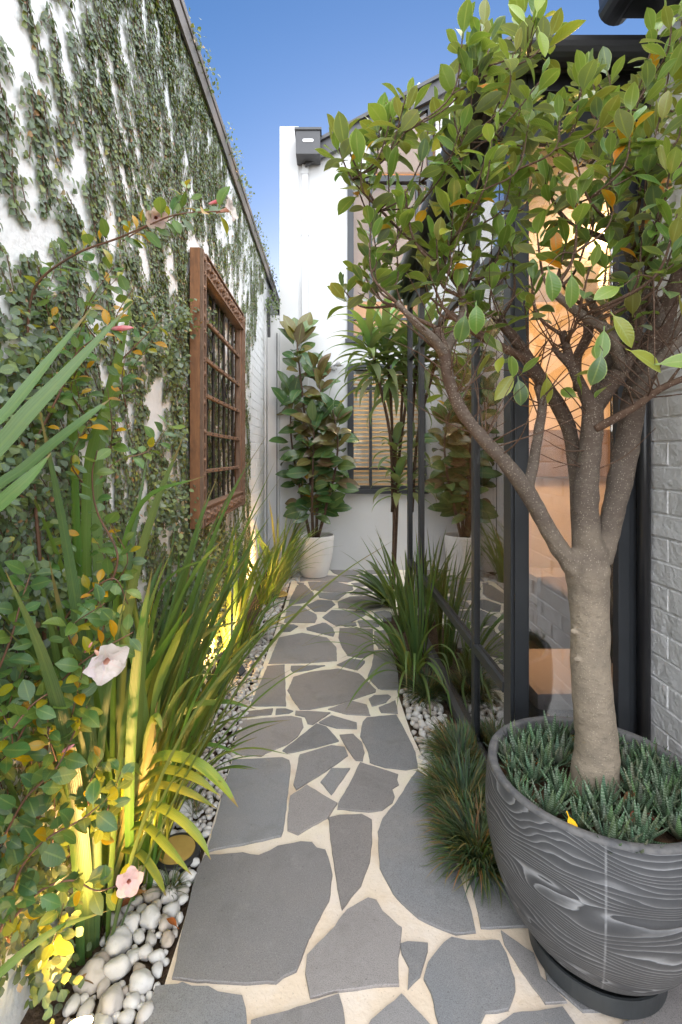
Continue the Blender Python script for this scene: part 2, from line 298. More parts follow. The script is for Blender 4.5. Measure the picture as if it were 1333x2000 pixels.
# ------------------------------------------------------------------ objects
ORG = {}
def tag(o, label=None, cat=None, group=None, kind=None):
    if label: o['label'] = label
    if cat: o['category'] = cat
    if group: o['group'] = group
    if kind: o['kind'] = kind
    return o
def thing(name, label, cat, loc, group=None):
    o = bpy.data.objects.new(name, None); COL.objects.link(o); o.location = loc; o.empty_display_size = 0.05
    ORG[o.name] = Vector(loc); return tag(o, label, cat, group)
def mesh_obj(name, me, parent=None, org=None):
    o = bpy.data.objects.new(name, me); COL.objects.link(o)
    if parent is not None: o.parent = parent; ORG[o.name] = ORG[parent.name]
    else: o.location = org or (0, 0, 0); ORG[o.name] = Vector(org or (0, 0, 0))
    return o
class MB:
    def __init__(s): s.v = []; s.f = []; s.uv = []; s.t = []
    def add(s, v, f, uv=None, t=None):
        k = len(s.v); s.v += [tuple(p) for p in v]; s.f += [tuple(i + k for i in q) for q in f]
        if uv is not None: s.uv += list(uv); s.t += [t] * len(v)
        return s
    def box(s, x0, x1, y0, y1, z0, z1):
        return s.add([(x0, y0, z0), (x1, y0, z0), (x1, y1, z0), (x0, y1, z0), (x0, y0, z1), (x1, y0, z1), (x1, y1, z1), (x0, y1, z1)],
                     [(0, 3, 2, 1), (4, 5, 6, 7), (0, 1, 5, 4), (1, 2, 6, 5), (2, 3, 7, 6), (3, 0, 4, 7)])
    def prism(s, poly, axis, a, b):       # polygon in the two other axes, extruded along axis from a to b
        n = len(poly)
        def pt(p, h): q = [p[0], p[1]]; q.insert(axis, h); return tuple(q)
        return s.add([pt(p, a) for p in poly] + [pt(p, b) for p in poly],
                     [tuple(range(n))[::-1], tuple(range(n, 2 * n))] + [(i, (i + 1) % n, n + (i + 1) % n, n + i) for i in range(n)])
    def lathe(s, prof, c, n=48):
        v, f = [], []
        for r, z in prof:
            for i in range(n): a = 2 * PI * i / n; v.append((c[0] + r * math.cos(a), c[1] + r * math.sin(a), c[2] + z))
        for j in range(len(prof) - 1):
            for i in range(n): k = (i + 1) % n; f.append((j * n + i, j * n + k, (j + 1) * n + k, (j + 1) * n + i))
        if prof[0][0] > 1e-4: f.append(tuple(range(n))[::-1])
        if prof[-1][0] > 1e-4: f.append(tuple(range((len(prof) - 1) * n, len(prof) * n)))
        return s.add(v, f)
    def tube(s, pts, rad, n=8, cap=True, lump=0.0, seed=0.0):
        pts = [Vector(p) for p in pts]; T0 = None; v, f = [], []
        for i, p in enumerate(pts):
            t = (pts[min(i + 1, len(pts) - 1)] - pts[max(i - 1, 0)])
            if t.length < 1e-9: t = Vector((0, 0, 1))
            t.normalize()
            if T0 is None:
                u = t.cross(Vector((0.31, 0.87, 0.21))).normalized()
            else:
                u = (u - t * u.dot(t)).normalized()
            T0 = t; b = t.cross(u)
            r = rad[i] if isinstance(rad, (list, tuple)) else rad
            for k in range(n):
                a = 2 * PI * k / n; d = u * math.cos(a) + b * math.sin(a)
                rr = r * (1 + lump * noise.noise(p * 30 + d * 1.3 + Vector((seed, 0, 0)))) if lump else r
                v.append(p + d * rr)
        m = len(pts)
        for i in range(m - 1):
            for k in range(n): q = (k + 1) % n; f.append((i * n + k, i * n + q, (i + 1) * n + q, (i + 1) * n + k))
        if cap: f.append(tuple(range(n))[::-1]); f.append(tuple(range((m - 1) * n, m * n)))
        return s.add(v, f)
    def mesh(s, name, mat, org=(0, 0, 0), smooth=False, bevel=0.0, segs=2):
        me = bpy.data.meshes.new(name); o = Vector(org)
        me.from_pydata([tuple(Vector(p) - o) for p in s.v], [], s.f); me.materials.append(M[mat])
        if s.uv:
            ul = me.uv_layers.new(name='UVMap'); li = np.empty(len(me.loops), np.int32); me.loops.foreach_get('vertex_index', li)
            ul.data.foreach_set('uv', np.asarray(s.uv, np.float32)[li].ravel())
            ca = me.color_attributes.new('tint', 'FLOAT_COLOR', 'POINT')
            ca.data.foreach_set('color', np.asarray([(*c, 1.0) for c in s.t], np.float32).ravel())
        if bevel:
            bm = bmesh.new(); bm.from_mesh(me)
            bmesh.ops.bevel(bm, geom=[e for e in bm.edges if e.is_manifold and e.calc_face_angle(0) > 0.5], offset=bevel, segments=segs, affect='EDGES', profile=0.6)
            bm.to_mesh(me); bm.free()
        if smooth: me.polygons.foreach_set('use_smooth', [True] * len(me.polygons))
        return me
    def build(s, name, mat, parent=None, org=None, smooth=False, bevel=0.0, segs=2):
        oo = ORG[parent.name] if parent is not None else (org or (0, 0, 0))
        return mesh_obj(name, s.mesh(name, mat, oo, smooth, bevel, segs), parent, org)
def bx(name, mat, parent, x0, x1, y0, y1, z0, z1, bevel=0.003, org=None):
    return MB().box(x0, x1, y0, y1, z0, z1).build(name, mat, parent, org, bevel=bevel)
def inst(name, me, parent, mw, org=None):     # shared mesh at a world matrix under a thing
    o = bpy.data.objects.new(name, me); COL.objects.link(o)
    if parent is not None: o.parent = parent; o.matrix_basis = Matrix.Translation(-ORG[parent.name]) @ mw
    else: o.matrix_basis = mw
    return o
def spline(pts, per=5):                        # Catmull-Rom through tuples of any length
    p = [np.array(q, float) for q in pts]; p = [2 * p[0] - p[1]] + p + [2 * p[-1] - p[-2]]; out = []
    for i in range(1, len(p) - 2):
        for k in range(per):
            t = k / per; a, b, c, d = p[i - 1:i + 3]
            out.append(0.5 * (2 * b + (c - a) * t + (2 * a - 5 * b + 4 * c - d) * t * t + (3 * b - a - 3 * c + d) * t ** 3))
    out.append(p[-2]); return out

# ------------------------------------------------------------------ leaves
def leaf_geo(L, W, prof, nseg=6, bend=0.5, fold=0.25, pet=0.0, wave=0.0, seed=0):
    """leaf along +Y, upper side +Z; three vertices across"""
    v, f, uv = [], [], []; y = z = 0.0; a = 0.0; st = L / nseg
    if pet:
        v += [(-0.0016, -pet, 0), (0, -pet, 0.001), (0.0016, -pet, 0)]; uv += [(0.45, 0), (0.5, 0), (0.55, 0)]
    for i in range(nseg + 1):
        t = i / nseg; hw = 0.5 * W * prof(t) + 0.0006
        wv = wave * W * math.sin(t * 9 + seed)
        v += [(-hw * math.cos(fold), y, z + hw * math.sin(fold) + wv), (0, y, z), (hw * math.cos(fold), y, z + hw * math.sin(fold) - wv)]
        uv += [(0, t), (0.5, t), (1, t)]
        a += bend / nseg; y += st * math.cos(a); z -= st * math.sin(a)
    m = len(v) // 3
    for i in range(m - 1):
        k = 3 * i; f += [(k, k + 1, k + 4, k + 3), (k + 1, k + 2, k + 5, k + 4)]
    return v, f, uv
def oval(peak=0.5, tip=1.0):
    def p(t):
        if t <= 0: return 0.06
        s = t ** (math.log(0.5) / math.log(peak))
        return max(0.0, math.sin(PI * s)) ** 0.75 * (1 if t < 0.8 else 1 - (1 - tip) * (t - 0.8) / 0.2) + 0.04 * (1 - t)
    return p
class LeafSet:
    def __init__(s, mat): s.mat = mat; s.var = []; s.me = []; s.items = []
    def variant(s, geo, tint): s.var.append((geo, tint)); s.me.append(None); return len(s.var) - 1
    def put(s, k, mw, size): s.items.append((k, mw, size))
    def finish(s, parent, name='leaf', limit=300, rest='leaf_mass'):
        def score(it):
            p = it[1].translation; d = p.y
            if d < 0.3: return -1
            x = VX + p.x * F / d; y = VY - (p.z - H) * F / d
            vis = 1.0 if (-20 < x < 1353 and -20 < y < 2020) else 0.05
            return it[2] / p.length * vis
        s.items.sort(key=score, reverse=True)
        for k, mw, _ in s.items[:limit]:
            if s.me[k] is None:
                g, t = s.var[k]; b = MB(); b.add(g[0], g[1], g[2], t); s.me[k] = b.mesh(name, s.mat, smooth=True)
            inst(name, s.me[k], parent, mw)
        left = s.items[limit:]
        if left:
            V, FC, UVS, T, off = [], [], [], [], 0
            o = np.array(ORG[parent.name])
            for k, mw, _ in left:
                g, t = s.var[k]; m = np.array(mw); v = np.array(g[0]) @ m[:3, :3].T + m[:3, 3] - o
                V.append(v); FC += [tuple(i + off for i in q) for q in g[1]]; UVS += g[2]; T += [(*t, 1.0)] * len(v); off += len(v)
            me = bpy.data.meshes.new(rest); me.from_pydata(np.concatenate(V).tolist(), [], FC); me.materials.append(M[s.mat])
            ul = me.uv_layers.new(name='UVMap'); li = np.empty(len(me.loops), np.int32); me.loops.foreach_get('vertex_index', li)
            ul.data.foreach_set('uv', np.asarray(UVS, np.float32)[li].ravel())
            ca = me.color_attributes.new('tint', 'FLOAT_COLOR', 'POINT'); ca.data.foreach_set('color', np.asarray(T, np.float32).ravel())
            me.polygons.foreach_set('use_smooth', [True] * len(me.polygons))
            tag(mesh_obj(rest, me, parent), kind='stuff')
def basis(p, y, z, s=1.0):
    y = Vector(y).normalized(); z = Vector(z); z = z - y * z.dot(y)
    if z.length < 1e-5: z = y.orthogonal()
    z.normalize(); x = y.cross(z)
    m = Matrix((x, y, z)).transposed().to_4x4(); m = m @ Matrix.Diagonal((s, s, s, 1)); m.translation = p; return m
def rv(r=R):
    while True:
        q = Vector((r.uniform(-1, 1), r.uniform(-1, 1), r.uniform(-1, 1)))
        if 0.05 < q.length < 1: return q.normalized()
def jit(c, a=0.15): return tuple(max(0, x * (1 + U(-a, a))) for x in c)
def strap(mb, pts, wid, tint, fold=0.25, taper=0.72, side=None, per=4, base=0.8, face=None):
    """ribbon leaf through world points"""
    q = spline([tuple(p) for p in pts], per); n = len(q); v, f, uv = [], [], []
    for i in range(n):
        p = Vector(q[i]); t = (Vector(q[min(i + 1, n - 1)]) - Vector(q[max(i - 1, 0)])).normalized()
        s = side if side is not None else t.cross(Vector((0, 0, 1)) if face is None else (Vector((0.35, -1, 0.5)) + Vector(face)))
        s = s - t * s.dot(t)
        if s.length < 1e-3: s = t.orthogonal()
        s.normalize(); nn = s.cross(t)
        if nn.z < 0: nn = -nn
        u = i / (n - 1); hw = 0.5 * wid * min(1.0, base + (1 - base) * u * 4) * (1 if u < taper else max(0.03, 1 - ((u - taper) / (1 - taper)) ** 1.6))
        v += [p - s * hw * math.cos(fold) + nn * hw * math.sin(fold), p, p + s * hw * math.cos(fold) + nn * hw * math.sin(fold)]
        uv += [(0, u), (0.5, u), (1, u)]
    for i in range(n - 1):
        k = 3 * i; f += [(k, k + 1, k + 4, k + 3), (k + 1, k + 2, k + 5, k + 4)]
    mb.add(v, f, uv, tint)
def arch(base, az, lean, L, droop, n=6, wob=0.0):
    """points of a leaf that leaves base at angle lean from vertical and bends over by droop"""
    p = Vector(base); out = [p.copy()]; a = lean; h = Vector((math.cos(az), math.sin(az), 0)); s = Vector((-h.y, h.x, 0)); k = U(-wob, wob)
    for i in range(n):
        a += droop * (0.4 + 1.2 * i / n) / n
        p = p + (h * math.sin(a) + Vector((0, 0, math.cos(a)))) * (L / n) + s * k * L / n * i / n
        out.append(p.copy())
    return out

# ================================================================== THE SETTING
g = MB(); g.add([(-60, -40, -0.03), (60, -40, -0.03), (60, 80, -0.03), (-60, 80, -0.03)], [(0, 1, 2, 3)])
tag(g.build('ground', 'soil'), kind='structure')

# ---- crazy-paved path: mortar bed and traced flagstones
bed = [(-0.44, 6.04), (-0.425, 4.6), (-0.45, 3.3), (-0.46, 2.7), (-0.45, 2.0), (-0.44, 1.45), (-0.44, 0.2), (2.2, 0.2), (2.2, 1.86), (0.62, 1.86),
       (0.52, 2.05), (0.44, 2.2), (0.41, 2.5), (0.40, 2.9), (0.42, 3.4), (0.46, 4.4), (1.6, 4.4), (1.6, 6.04)]
b_ = MB()
nb = len(bed)
b_.prism(bed, 2, -0.06, -0.006)
path = tag(b_.build('path', 'mortar'), kind='structure')
def tr(ox, oy, s, pts): return [(ox + x * s, oy + y * s) for x, y in pts]
ZA = lambda *p: tr(540, 1090, 0.22506, p)
ZB = lambda *p: tr(420, 1360, 0.33008, p)
ZC = lambda *p: tr(280, 1600, 0.37509, p)
ZD = lambda *p: tr(733, 1600, 0.45011, p)
ZE = lambda *p: tr(380, 1080, 0.37509, p)
STONES = [
 ZA((470,103),(755,105),(765,118),(690,148),(560,150),(500,130)),
 ZA((205,165),(240,150),(440,150),(600,155),(720,165),(720,180),(620,208),(500,200),(270,195),(205,200)),
 ZA((272,205),(520,205),(660,240),(670,275),(600,292),(420,290),(300,270)),
 ZA((180,210),(240,215),(240,230),(195,228)),
 ZA((180,235),(250,232),(325,305),(325,340),(250,385),(105,408),(115,365)),
 ZA((358,298),(620,297),(530,363),(480,362),(375,340)),
 ZA((650,218),(765,208),(795,238),(700,247)),
 ZA((715,152),(900,150),(1010,160),(1030,225),(800,228)),
 ZA((635,310),(700,262),(830,262),(860,272),(820,300),(740,322)),
 ZA((775,105),(1020,105),(1020,135),(775,138)),
 ZA((810,238),(900,235),(1040,238),(1040,268),(900,270),(812,255)),
 ZA((850,300),(950,290),(1040,293),(1040,345),(880,350)),
 ZA((265,408),(360,362),(480,368),(512,403),(430,462),(330,462)),
 ZA((535,378),(640,335),(780,330),(900,360),(960,380),(900,430),(780,452),(540,430)),
 ZA((90,415),(215,415),(350,490),(355,520),(335,560),(65,555),(85,480)),
 ZA((400,513),(480,450),(770,460),(780,490),(640,560),(520,588)),
 ZA((850,470),(940,455),(1000,470),(1000,520),(850,520)),
 ZA((705,545),(780,537),(900,545),(890,595),(730,598)),
 ZA((558,580),(640,558),(690,560),(700,582),(600,592)),
 ZA((40,580),(150,575),(190,590),(120,635),(30,640)),
 ZA((262,605),(400,563),(430,565),(490,605),(508,650),(495,677),(380,650),(265,622)),
 ZE((385,575),(440,440),(560,415),(690,440),(740,490),(742,560),(560,572)),
 ZA((550,610),(640,605),(840,615),(840,720),(850,820),(740,865),(620,845),(570,770),(538,690)),
 ZA((525,925),(640,870),(770,890),(770,905),(705,970),(600,945)),
 ZA((850,640),(950,620),(1010,780),(890,785),(848,720)),
 ZA((850,800),(1010,795),(1060,1010),(1068,1140),(920,1140),(885,1130),(790,1030),(830,930)),
 ZA((130,935),(425,930),(280,970),(150,990),(122,965)),
 ZE((380,590),(470,582),(478,795),(290,795),(335,690)),
 ZA((150,1030),(300,985),(540,958),(720,1000),(865,1140),(860,1160),(560,1260),(290,1310),(205,1310),(140,1220),(98,1145)),
 ZA((805,1220),(850,1190),(970,1185),(995,1200),(950,1250),(830,1283)),
 ZB((970,65),(1070,25),(1085,100),(985,95)),
 ZB((670,75),(810,25),(900,50),(922,112),(780,105)),
 ZB((190,88),(345,72),(335,105),(180,118)),
 ZB((365,72),(420,70),(465,85),(440,98),(358,105)),
 ZB((475,85),(600,88),(685,95),(580,165),(550,160),(530,120),(475,108)),
 ZB((140,150),(220,135),(450,115),(515,130),(522,180),(490,235),(430,280),(300,335),(275,352),(105,340),(120,260)),
 ZB((615,155),(690,112),(840,155),(840,190),(720,185)),
 ZB((400,320),(600,160),(660,180),(735,262),(600,300),(430,335)),
 ZB((738,228),(820,222),(870,270),(885,330),(875,380),(835,378),(790,320)),
 ZB((500,345),(690,290),(770,300),(788,348),(660,440),(480,550),(465,520),(485,430)),
 ZB((875,150),(900,125),(1075,108),(1115,180),(1190,330),(1200,420),(1130,432),(1010,420),(915,390),(910,330),(860,235)),
 ZB((690,425),(800,425),(690,580),(625,505)),
 ZB((105,375),(250,370),(400,362),(440,380),(450,410),(440,500),(430,590),(405,790),(390,825),(200,870),(0,905),(-51,924),(0,750),(60,520)),
 ZB((445,590),(545,525),(725,632),(670,715),(490,815),(430,790),(430,700)),
 ZB((860,388),(1085,462),(1080,490),(1090,520),(1050,545),(1065,590),(1050,625),(990,670),(910,682),(725,665),(730,630),(800,510)),
 [(641,1597),(643,1600),(649,1664),(655,1709),(661,1746),(668,1776),(706,1729),(722,1682),(727,1645),(727,1601),(707,1590),(664,1592)],
 [(816,1502),(770,1571),(747,1598),(738,1624),(740,1658),(742,1694),(767,1744),(818,1794),(868,1816),(890,1823),(930,1820),(922,1780),(902,1721),(890,1680),(875,1620),(850,1560),(835,1520)],
 ZC((320,190),(480,178),(520,175),(600,190),(660,165),(700,140),(820,118),(880,120),(905,150),(950,160),(965,200),(985,290),(970,420),(900,550),(865,620),(835,690),(800,790),(730,815),(690,850),(480,855),(370,850),(150,825),(200,600),(245,400),(280,260)),
 [(719,1753),(736,1758),(749,1780),(779,1807),(786,1811),(782,1852),(778,1888),(780,1924),(735,1926),(655,1936),(606,1949),(597,1900),(599,1866),(610,1855),(655,1810),(678,1776)],
 ZC((60,870),(180,855),(205,848),(250,870),(340,868),(390,895),(515,918),(535,980),(545,1300),(-60,1300),(5,1040)),
 ZC((560,1050),(800,985),(1020,910),(1040,980),(1080,1300),(555,1300)),
 ZD((115,758),(130,770),(240,889),(270,1100),(-140,1100),(-20,870)),
 ZD((108,540),(140,530),(230,538),(228,570),(195,680),(142,735),(148,640),(115,580)),
 ZD((330,510),(400,525),(540,528),(570,580),(605,690),(608,740),(580,825),(480,840),(455,889),(450,1100),(300,1100),(275,889),(240,750),(212,690),(230,620),(270,565)),
 ZD((545,482),(585,510),(690,580),(720,680),(835,790),(740,800),(680,720),(560,540)),
 ZD((405,250),(520,220),(650,260),(670,465),(460,472),(448,400)),
 ZD((600,840),(815,812),(870,889),(920,1100),(480,1100),(525,889)),
 ZD((1080,880),(1180,850),(1240,740),(1400,690),(1700,700),(1700,1100),(960,1100)),
 ZD((700,480),(1100,440),(1230,720),(1160,840),(900,830),(745,700)),
 ZD((1120,430),(1600,440),(1650,680),(1400,670),(1250,710)),
]
def make_stone(poly, idx):
    pw = [G(x, y) for x, y in poly]; pw = [(p.x, p.y) for p in pw]
    ar = sum(pw[i][0] * pw[(i + 1) % len(pw)][1] - pw[(i + 1) % len(pw)][0] * pw[i][1] for i in range(len(pw)))
    if ar < 0: pw = pw[::-1]
    out = []
    for i in range(len(pw)):
        a = Vector(pw[i]); b = Vector(pw[(i + 1) % len(pw)]); k = max(1, int((b - a).length / 0.022))
        nrm = Vector((-(b - a).y, (b - a).x)).normalized()
        for j in range(k):
            q = a.lerp(b, j / k); o = 0.0032 * noise.noise(Vector((q.x * 26, q.y * 26, idx * 3.1))) + 0.0016 * noise.noise(Vector((q.x * 85, q.y * 85, idx)))
            out.append(q + nrm * o)
    n = len(out); c = sum(out, Vector((0, 0))) / n; z = U(0.0, 0.0025); v = []
    def inset(d):
        r = []
        for i in range(n):
            t = (out[(i + 1) % n] - out[i - 1]).normalized(); r.append(out[i] + Vector((-t.y, t.x)) * d)
        return r
    for ring, h in ((inset(-0.001), -0.03), (inset(0.0), z - 0.002), (inset(0.0012), z)):
        v += [(p.x, p.y, h + (0.0008 * noise.noise(Vector((p.x * 60, p.y * 60, 9))) if h > -0.01 else 0)) for p in ring]
    f = [tuple(range(2 * n, 3 * n))]
    for k in (0, 1): f += [(k * n + i, k * n + (i + 1) % n, (k + 1) * n + (i + 1) % n, (k + 1) * n + i) for i in range(n)]
    m = MB(); m.add(v, f); return m.build('paving_stone', 'stone', path)
# slabs behind the photographer's feet
for wp_ in ([(-0.42, 0.93), (-0.40, 0.55), (-0.10, 0.50), (-0.03, 0.72), (-0.12, 0.94)], [(0.0, 0.92), (-0.04, 0.52), (0.25, 0.45), (0.33, 0.70), (0.26, 0.93)], [(0.34, 0.92), (0.40, 0.66), (0.78, 0.60), (0.82, 0.90), (0.58, 0.95)],
            [(0.90, 0.92), (0.88, 0.58), (1.16, 0.55), (1.17, 0.94)], [(1.02, 1.25), (1.04, 1.02), (1.17, 1.0), (1.17, 1.27)], [(-0.41, 0.50), (-0.40, 0.22), (0.10, 0.22), (0.16, 0.42), (-0.08, 0.45)], [(0.22, 0.40), (0.18, 0.22), (0.80, 0.22), (0.84, 0.53), (0.38, 0.59)]):
    STONES.append([(VX + a * F / b, VY + H * F / b) for a, b in wp_])
for i, s_ in enumerate(STONES): make_stone(s_, i)

# ---- left boundary wall, painted white, roughly rendered near, bare painted bricks at the far end
WX, WZ = -0.78, 3.68
lw = thing('boundary_wall', 'tall rough white painted boundary wall covered by creeping vine on the left', 'wall', (WX, 3.5, -0.03))
def rough_sheet(y0, y1, z0, z1, st, x, amp, seed):
    ny, nz_ = int((y1 - y0) / st), int((z1 - z0) / st); v, f = [], []
    for j in range(nz_ + 1):
        for i in range(ny + 1):
            y = y0 + (y1 - y0) * i / ny; z = z0 + (z1 - z0) * j / nz_
            row = math.floor(z / 0.086); zf = (z / 0.086) % 1; yf = (y / 0.24 + 0.5 * (row % 2)) % 1
            gr = max(0, 1 - min(zf, 1 - zf) / 0.16, 1 - min(yf, 1 - yf) / 0.06)
            h = amp * noise.noise(Vector((y * 9, z * 9, seed))) + amp * 0.7 * noise.noise(Vector((y * 24, z * 24, seed + 5))) - 0.004 * gr * (0.5 + noise.noise(Vector((y * 2, z * 2, 3))))
            v.append((x + h, y, z))
    for j in range(nz_):
        for i in range(ny): k = j * (ny + 1) + i; f.append((k, k + 1, k + ny + 2, k + ny + 1))
    return v, f
m_ = MB(); m_.add(*rough_sheet(-0.6, 4.62, -0.05, WZ, 0.028, WX, 0.0022, 1.0)); m_.build('render_face', 'wall', lw, smooth=True)
bx('wall_core', 'wall', lw, WX - 0.24, WX - 0.014, -0.6, 8.4, -0.05, WZ, 0)
def brick_mesh(name, mat, L, Hh, D, seed, bev=0.006):
    bm = bmesh.new(); bmesh.ops.create_cube(bm, size=1.0)
    for v in bm.verts: v.co = Vector((v.co.x * D, v.co.y * L, v.co.z * Hh))
    bmesh.ops.bevel(bm, geom=list(bm.edges), offset=bev, segments=1, affect='EDGES')
    for v in bm.verts:
        q = v.co * 20 + Vector((seed * 7.7, 0, 0)); v.co += Vector((noise.noise(q), noise.noise(q + Vector((9, 0, 0))), noise.noise(q + Vector((0, 9, 0))))) * 0.0035
    me = bpy.data.meshes.new(name); bm.to_mesh(me); bm.free(); me.materials.append(M[mat])
    return me
BV = [brick_mesh('brick', 'wall', 0.234, 0.080, 0.05, k, 0.004) for k in range(5)]
bx('joint_bed', 'wall', lw, WX - 0.014, WX - 0.0055, 4.62, 5.88, -0.05, WZ, 0)
for r_ in range(43):
    y = 4.625 + 0.115 - (0.12 if r_ % 2 else 0)
    while y < 5.86:
        z = 0.03 + r_ * 0.086
        if z < WZ - 0.05 and y > 4.6: inst('brick', R.choice(BV), lw, Matrix.Translation((WX - 0.027 + U(-0.001, 0.0015), y, z)))
        y += 0.24
bx('pier', 'render', lw, WX - 0.012, WX + 0.012, 5.885, 8.4, -0.05, WZ - 0.55, 0.004)
bx('coping', 'coping', lw, WX - 0.27, WX + 0.035, -0.6, 8.4, WZ, WZ + 0.05, 0.006)
bx('coping_drip', 'coping', lw, WX + 0.014, WX + 0.028, -0.6, 8.4, WZ - 0.10, WZ - 0.002, 0.002)
m_ = MB(); m_.prism([(5.93, 3.30), (6.02, 2.85), (6.02, 3.30)], 0, WX + 0.014, WX + 0.05); m_.build('flashing', 'greymetal', lw)
bx('infill', 'render', lw, WX + 0.013, -0.6215, 6.02, 6.08, -0.05, 3.12, 0.003)
m_ = MB(); m_.tube([(WX + 0.13, 6.012, -0.02), (WX + 0.13, 6.012, 2.9)], 0.006, 6); m_.build('conduit', 'greymetal', lw)

# ---- house wall at the right: painted bricks, eave with gutter
HX = 1.19
hw_ = thing('house_wall', 'pale grey painted brick house wall at the right edge behind the large pot', 'wall', (HX, 1.2, -0.03))
bx('wall_core', 'brickpaint', hw_, HX + 0.0035, HX + 0.25, 0.2, 1.84, -0.03, 2.95, 0)
BR = [brick_mesh('brick', 'brickpaint', 0.236, 0.081, 0.05, 10 + k, 0.004) for k in range(6)]
for r_ in range(34):
    y = 1.84 - 0.115 - (0.0 if r_ % 2 else 0.12)
    if r_ % 2 == 0:
        pass
    while y > 0.3:
        inst('brick', R.choice(BR), hw_, Matrix.Translation((HX + 0.024 + U(-0.0015, 0.002), y, 0.03 + r_ * 0.086)))
        y -= 0.241
    if r_ % 2 == 0:
        o = inst('brick', R.choice(BR), hw_, Matrix.Translation((HX + 0.024, 1.84 - 0.055, 0.03 + r_ * 0.086)) @ Matrix.Diagonal((1, 0.46, 1, 1)))
bx('soffit', 'blackgutter', hw_, 1.02, HX + 0.2, 0.2, 1.72, 2.93, 2.96, 0.002)
bx('fascia', 'blackgutter', hw_, 1.06, 1.09, 0.2, 1.72, 2.96, 3.10, 0.002)
gp = [(0.96, 2.99)] + [(1.01 - 0.055 * math.cos(a), 2.985 - 0.055 * math.sin(a)) for a in [i * PI / 10 for i in range(0, 11)]] + [(1.065, 3.04), (1.055, 3.04), (1.055, 2.995), (0.972, 2.995), (0.972, 3.05), (0.955, 3.05)]
m_ = MB(); m_.prism([(x, z) for x, z in gp], 1, 0.2, 1.75); m_.build('gutter', 'blackgutter', hw_, smooth=False)
m_ = MB(); m_.prism([(1.06, 3.06), (2.8, 3.75), (2.8, 3.80), (1.06, 3.11)], 1, 0.2, 1.72); m_.build('roof', 'greymetal', hw_)

# ---- glazed extension
GX = 0.68; Y0, Y1 = 1.85, 4.30; EZ = 2.78
ge = thing('glazed_extension', 'glass walled garden room with charcoal steel frames beside the path', 'building', (GX, 3.0, -0.03))
def post(x0, x1, y0, y1, z0=0.0, z1=EZ - 0.04, name='post', mat='charcoal'): return bx(name, mat, ge, x0, x1, y0, y1, z0, z1, 0.002)
post(GX, GX + 0.07, Y0, Y0 + 0.075)                           # corner post
post(GX + 0.012, GX + 0.058, Y0 - 0.012, Y0 - 0.001, 0.02)
post(GX, GX + 0.036, 2.315, 2.365)
post(GX - 0.005, GX + 0.05, 3.70, 3.765)
post(GX - 0.005, GX + 0.07, Y1 - 0.07, Y1)
# side: sill, mid rail, transom, head
segs_ = [(Y0 + 0.077, 2.313), (2.367, 3.698), (3.767, Y1 - 0.072)]
for a, b in segs_:
    bx('sill', 'greymetal', ge, GX - 0.02, GX + 0.045, a, b, 0.0, 0.055, 0.004)
    bx('rail', 'charcoal', ge, GX - 0.004, GX + 0.04, a, b, 0.470, 0.512, 0.003)
    bx('transom', 'charcoal', ge, GX - 0.002, GX + 0.04, a, b, 2.225, 2.265, 0.003)
    bx('head', 'charcoal', ge, GX, GX + 0.05, a, b, EZ - 0.12, EZ - 0.045, 0.003)
    for z0, z1 in ((0.056, 0.469), (0.513, 2.224), (2.266, EZ - 0.121)):
        bx('pane', 'glass', ge, GX + 0.014, GX + 0.020, a + 0.001, b - 0.001, z0, z1, 0)
# return wall facing the camera
RX1 = HX - 0.005
post(RX1 - 0.06, RX1, Y0, Y0 + 0.07); post(RX1 - 0.105, RX1 - 0.063, Y0 - 0.012, Y0 + 0.045)
m_ = MB(); m_.tube([(RX1 - 0.022, Y0 - 0.03, 0.0), (RX1 - 0.022, Y0 - 0.03, 2.8)], 0.022, 16); m_.build('downpipe', 'blackgutter', ge, smooth=True)
bx('sill', 'charcoal', ge, GX + 0.073, RX1 - 0.108, Y0 - 0.01, Y0 + 0.06, 0.0, 0.07, 0.004)
bx('head', 'charcoal', ge, GX + 0.073, RX1 - 0.108, Y0, Y0 + 0.05, EZ - 0.20, EZ - 0.045, 0.004)
bx('pane', 'glass', ge, GX + 0.072, RX1 - 0.106, Y0 + 0.025, Y0 + 0.031, 0.071, EZ - 0.201, 0)
# far end wall, room shell, roof, gutter
bx('end_wall', 'roomwall', ge, GX + 0.075, 3.4, Y1 - 0.06, Y1 - 0.01, 0.0, EZ - 0.05, 0)
for k in range(18):
    bx('weatherboard', 'trim', ge, GX + 0.078, 3.4, Y1 - 0.008, Y1 + 0.012, 0.02 + 0.148 * k, 0.158 + 0.148 * k, 0.003)
bx('room_wall', 'roomwall', ge, 3.4, 3.5, Y0, Y1, 0.0, EZ - 0.05, 0)
bx('room_wall', 'roomwall', ge, HX + 0.26, 3.4, Y0 + 0.01, Y0 + 0.06, 0.0, EZ - 0.05, 0)
bx('skirting', 'trim', ge, GX + 0.08, 3.39, Y1 - 0.08, Y1 - 0.062, 0.031, 0.15, 0.004)
bx('wall_shelf', 'roomband', ge, 1.25, 3.39, Y1 - 0.14, Y1 - 0.062, 1.22, 1.62, 0.004)
for k in range(14):
    bx('floorboard', 'floorboard', ge, GX + 0.06 + k * 0.19, GX + 0.246 + k * 0.19, Y0 + 0.07, Y1 - 0.062, 0.0, 0.03, 0.003)
bx('ceiling', 'trim', ge, GX + 0.05, 3.5, Y0 + 0.005, Y1 - 0.005, EZ - 0.043, EZ - 0.02, 0)
m_ = MB(); m_.prism([(GX - 0.06, EZ + 0.02), (3.6, EZ + 0.12), (3.6, EZ + 0.18), (GX - 0.06, EZ + 0.08)], 1, Y0 - 0.08, Y1 + 0.1); m_.build('roof', 'greymetal', ge)
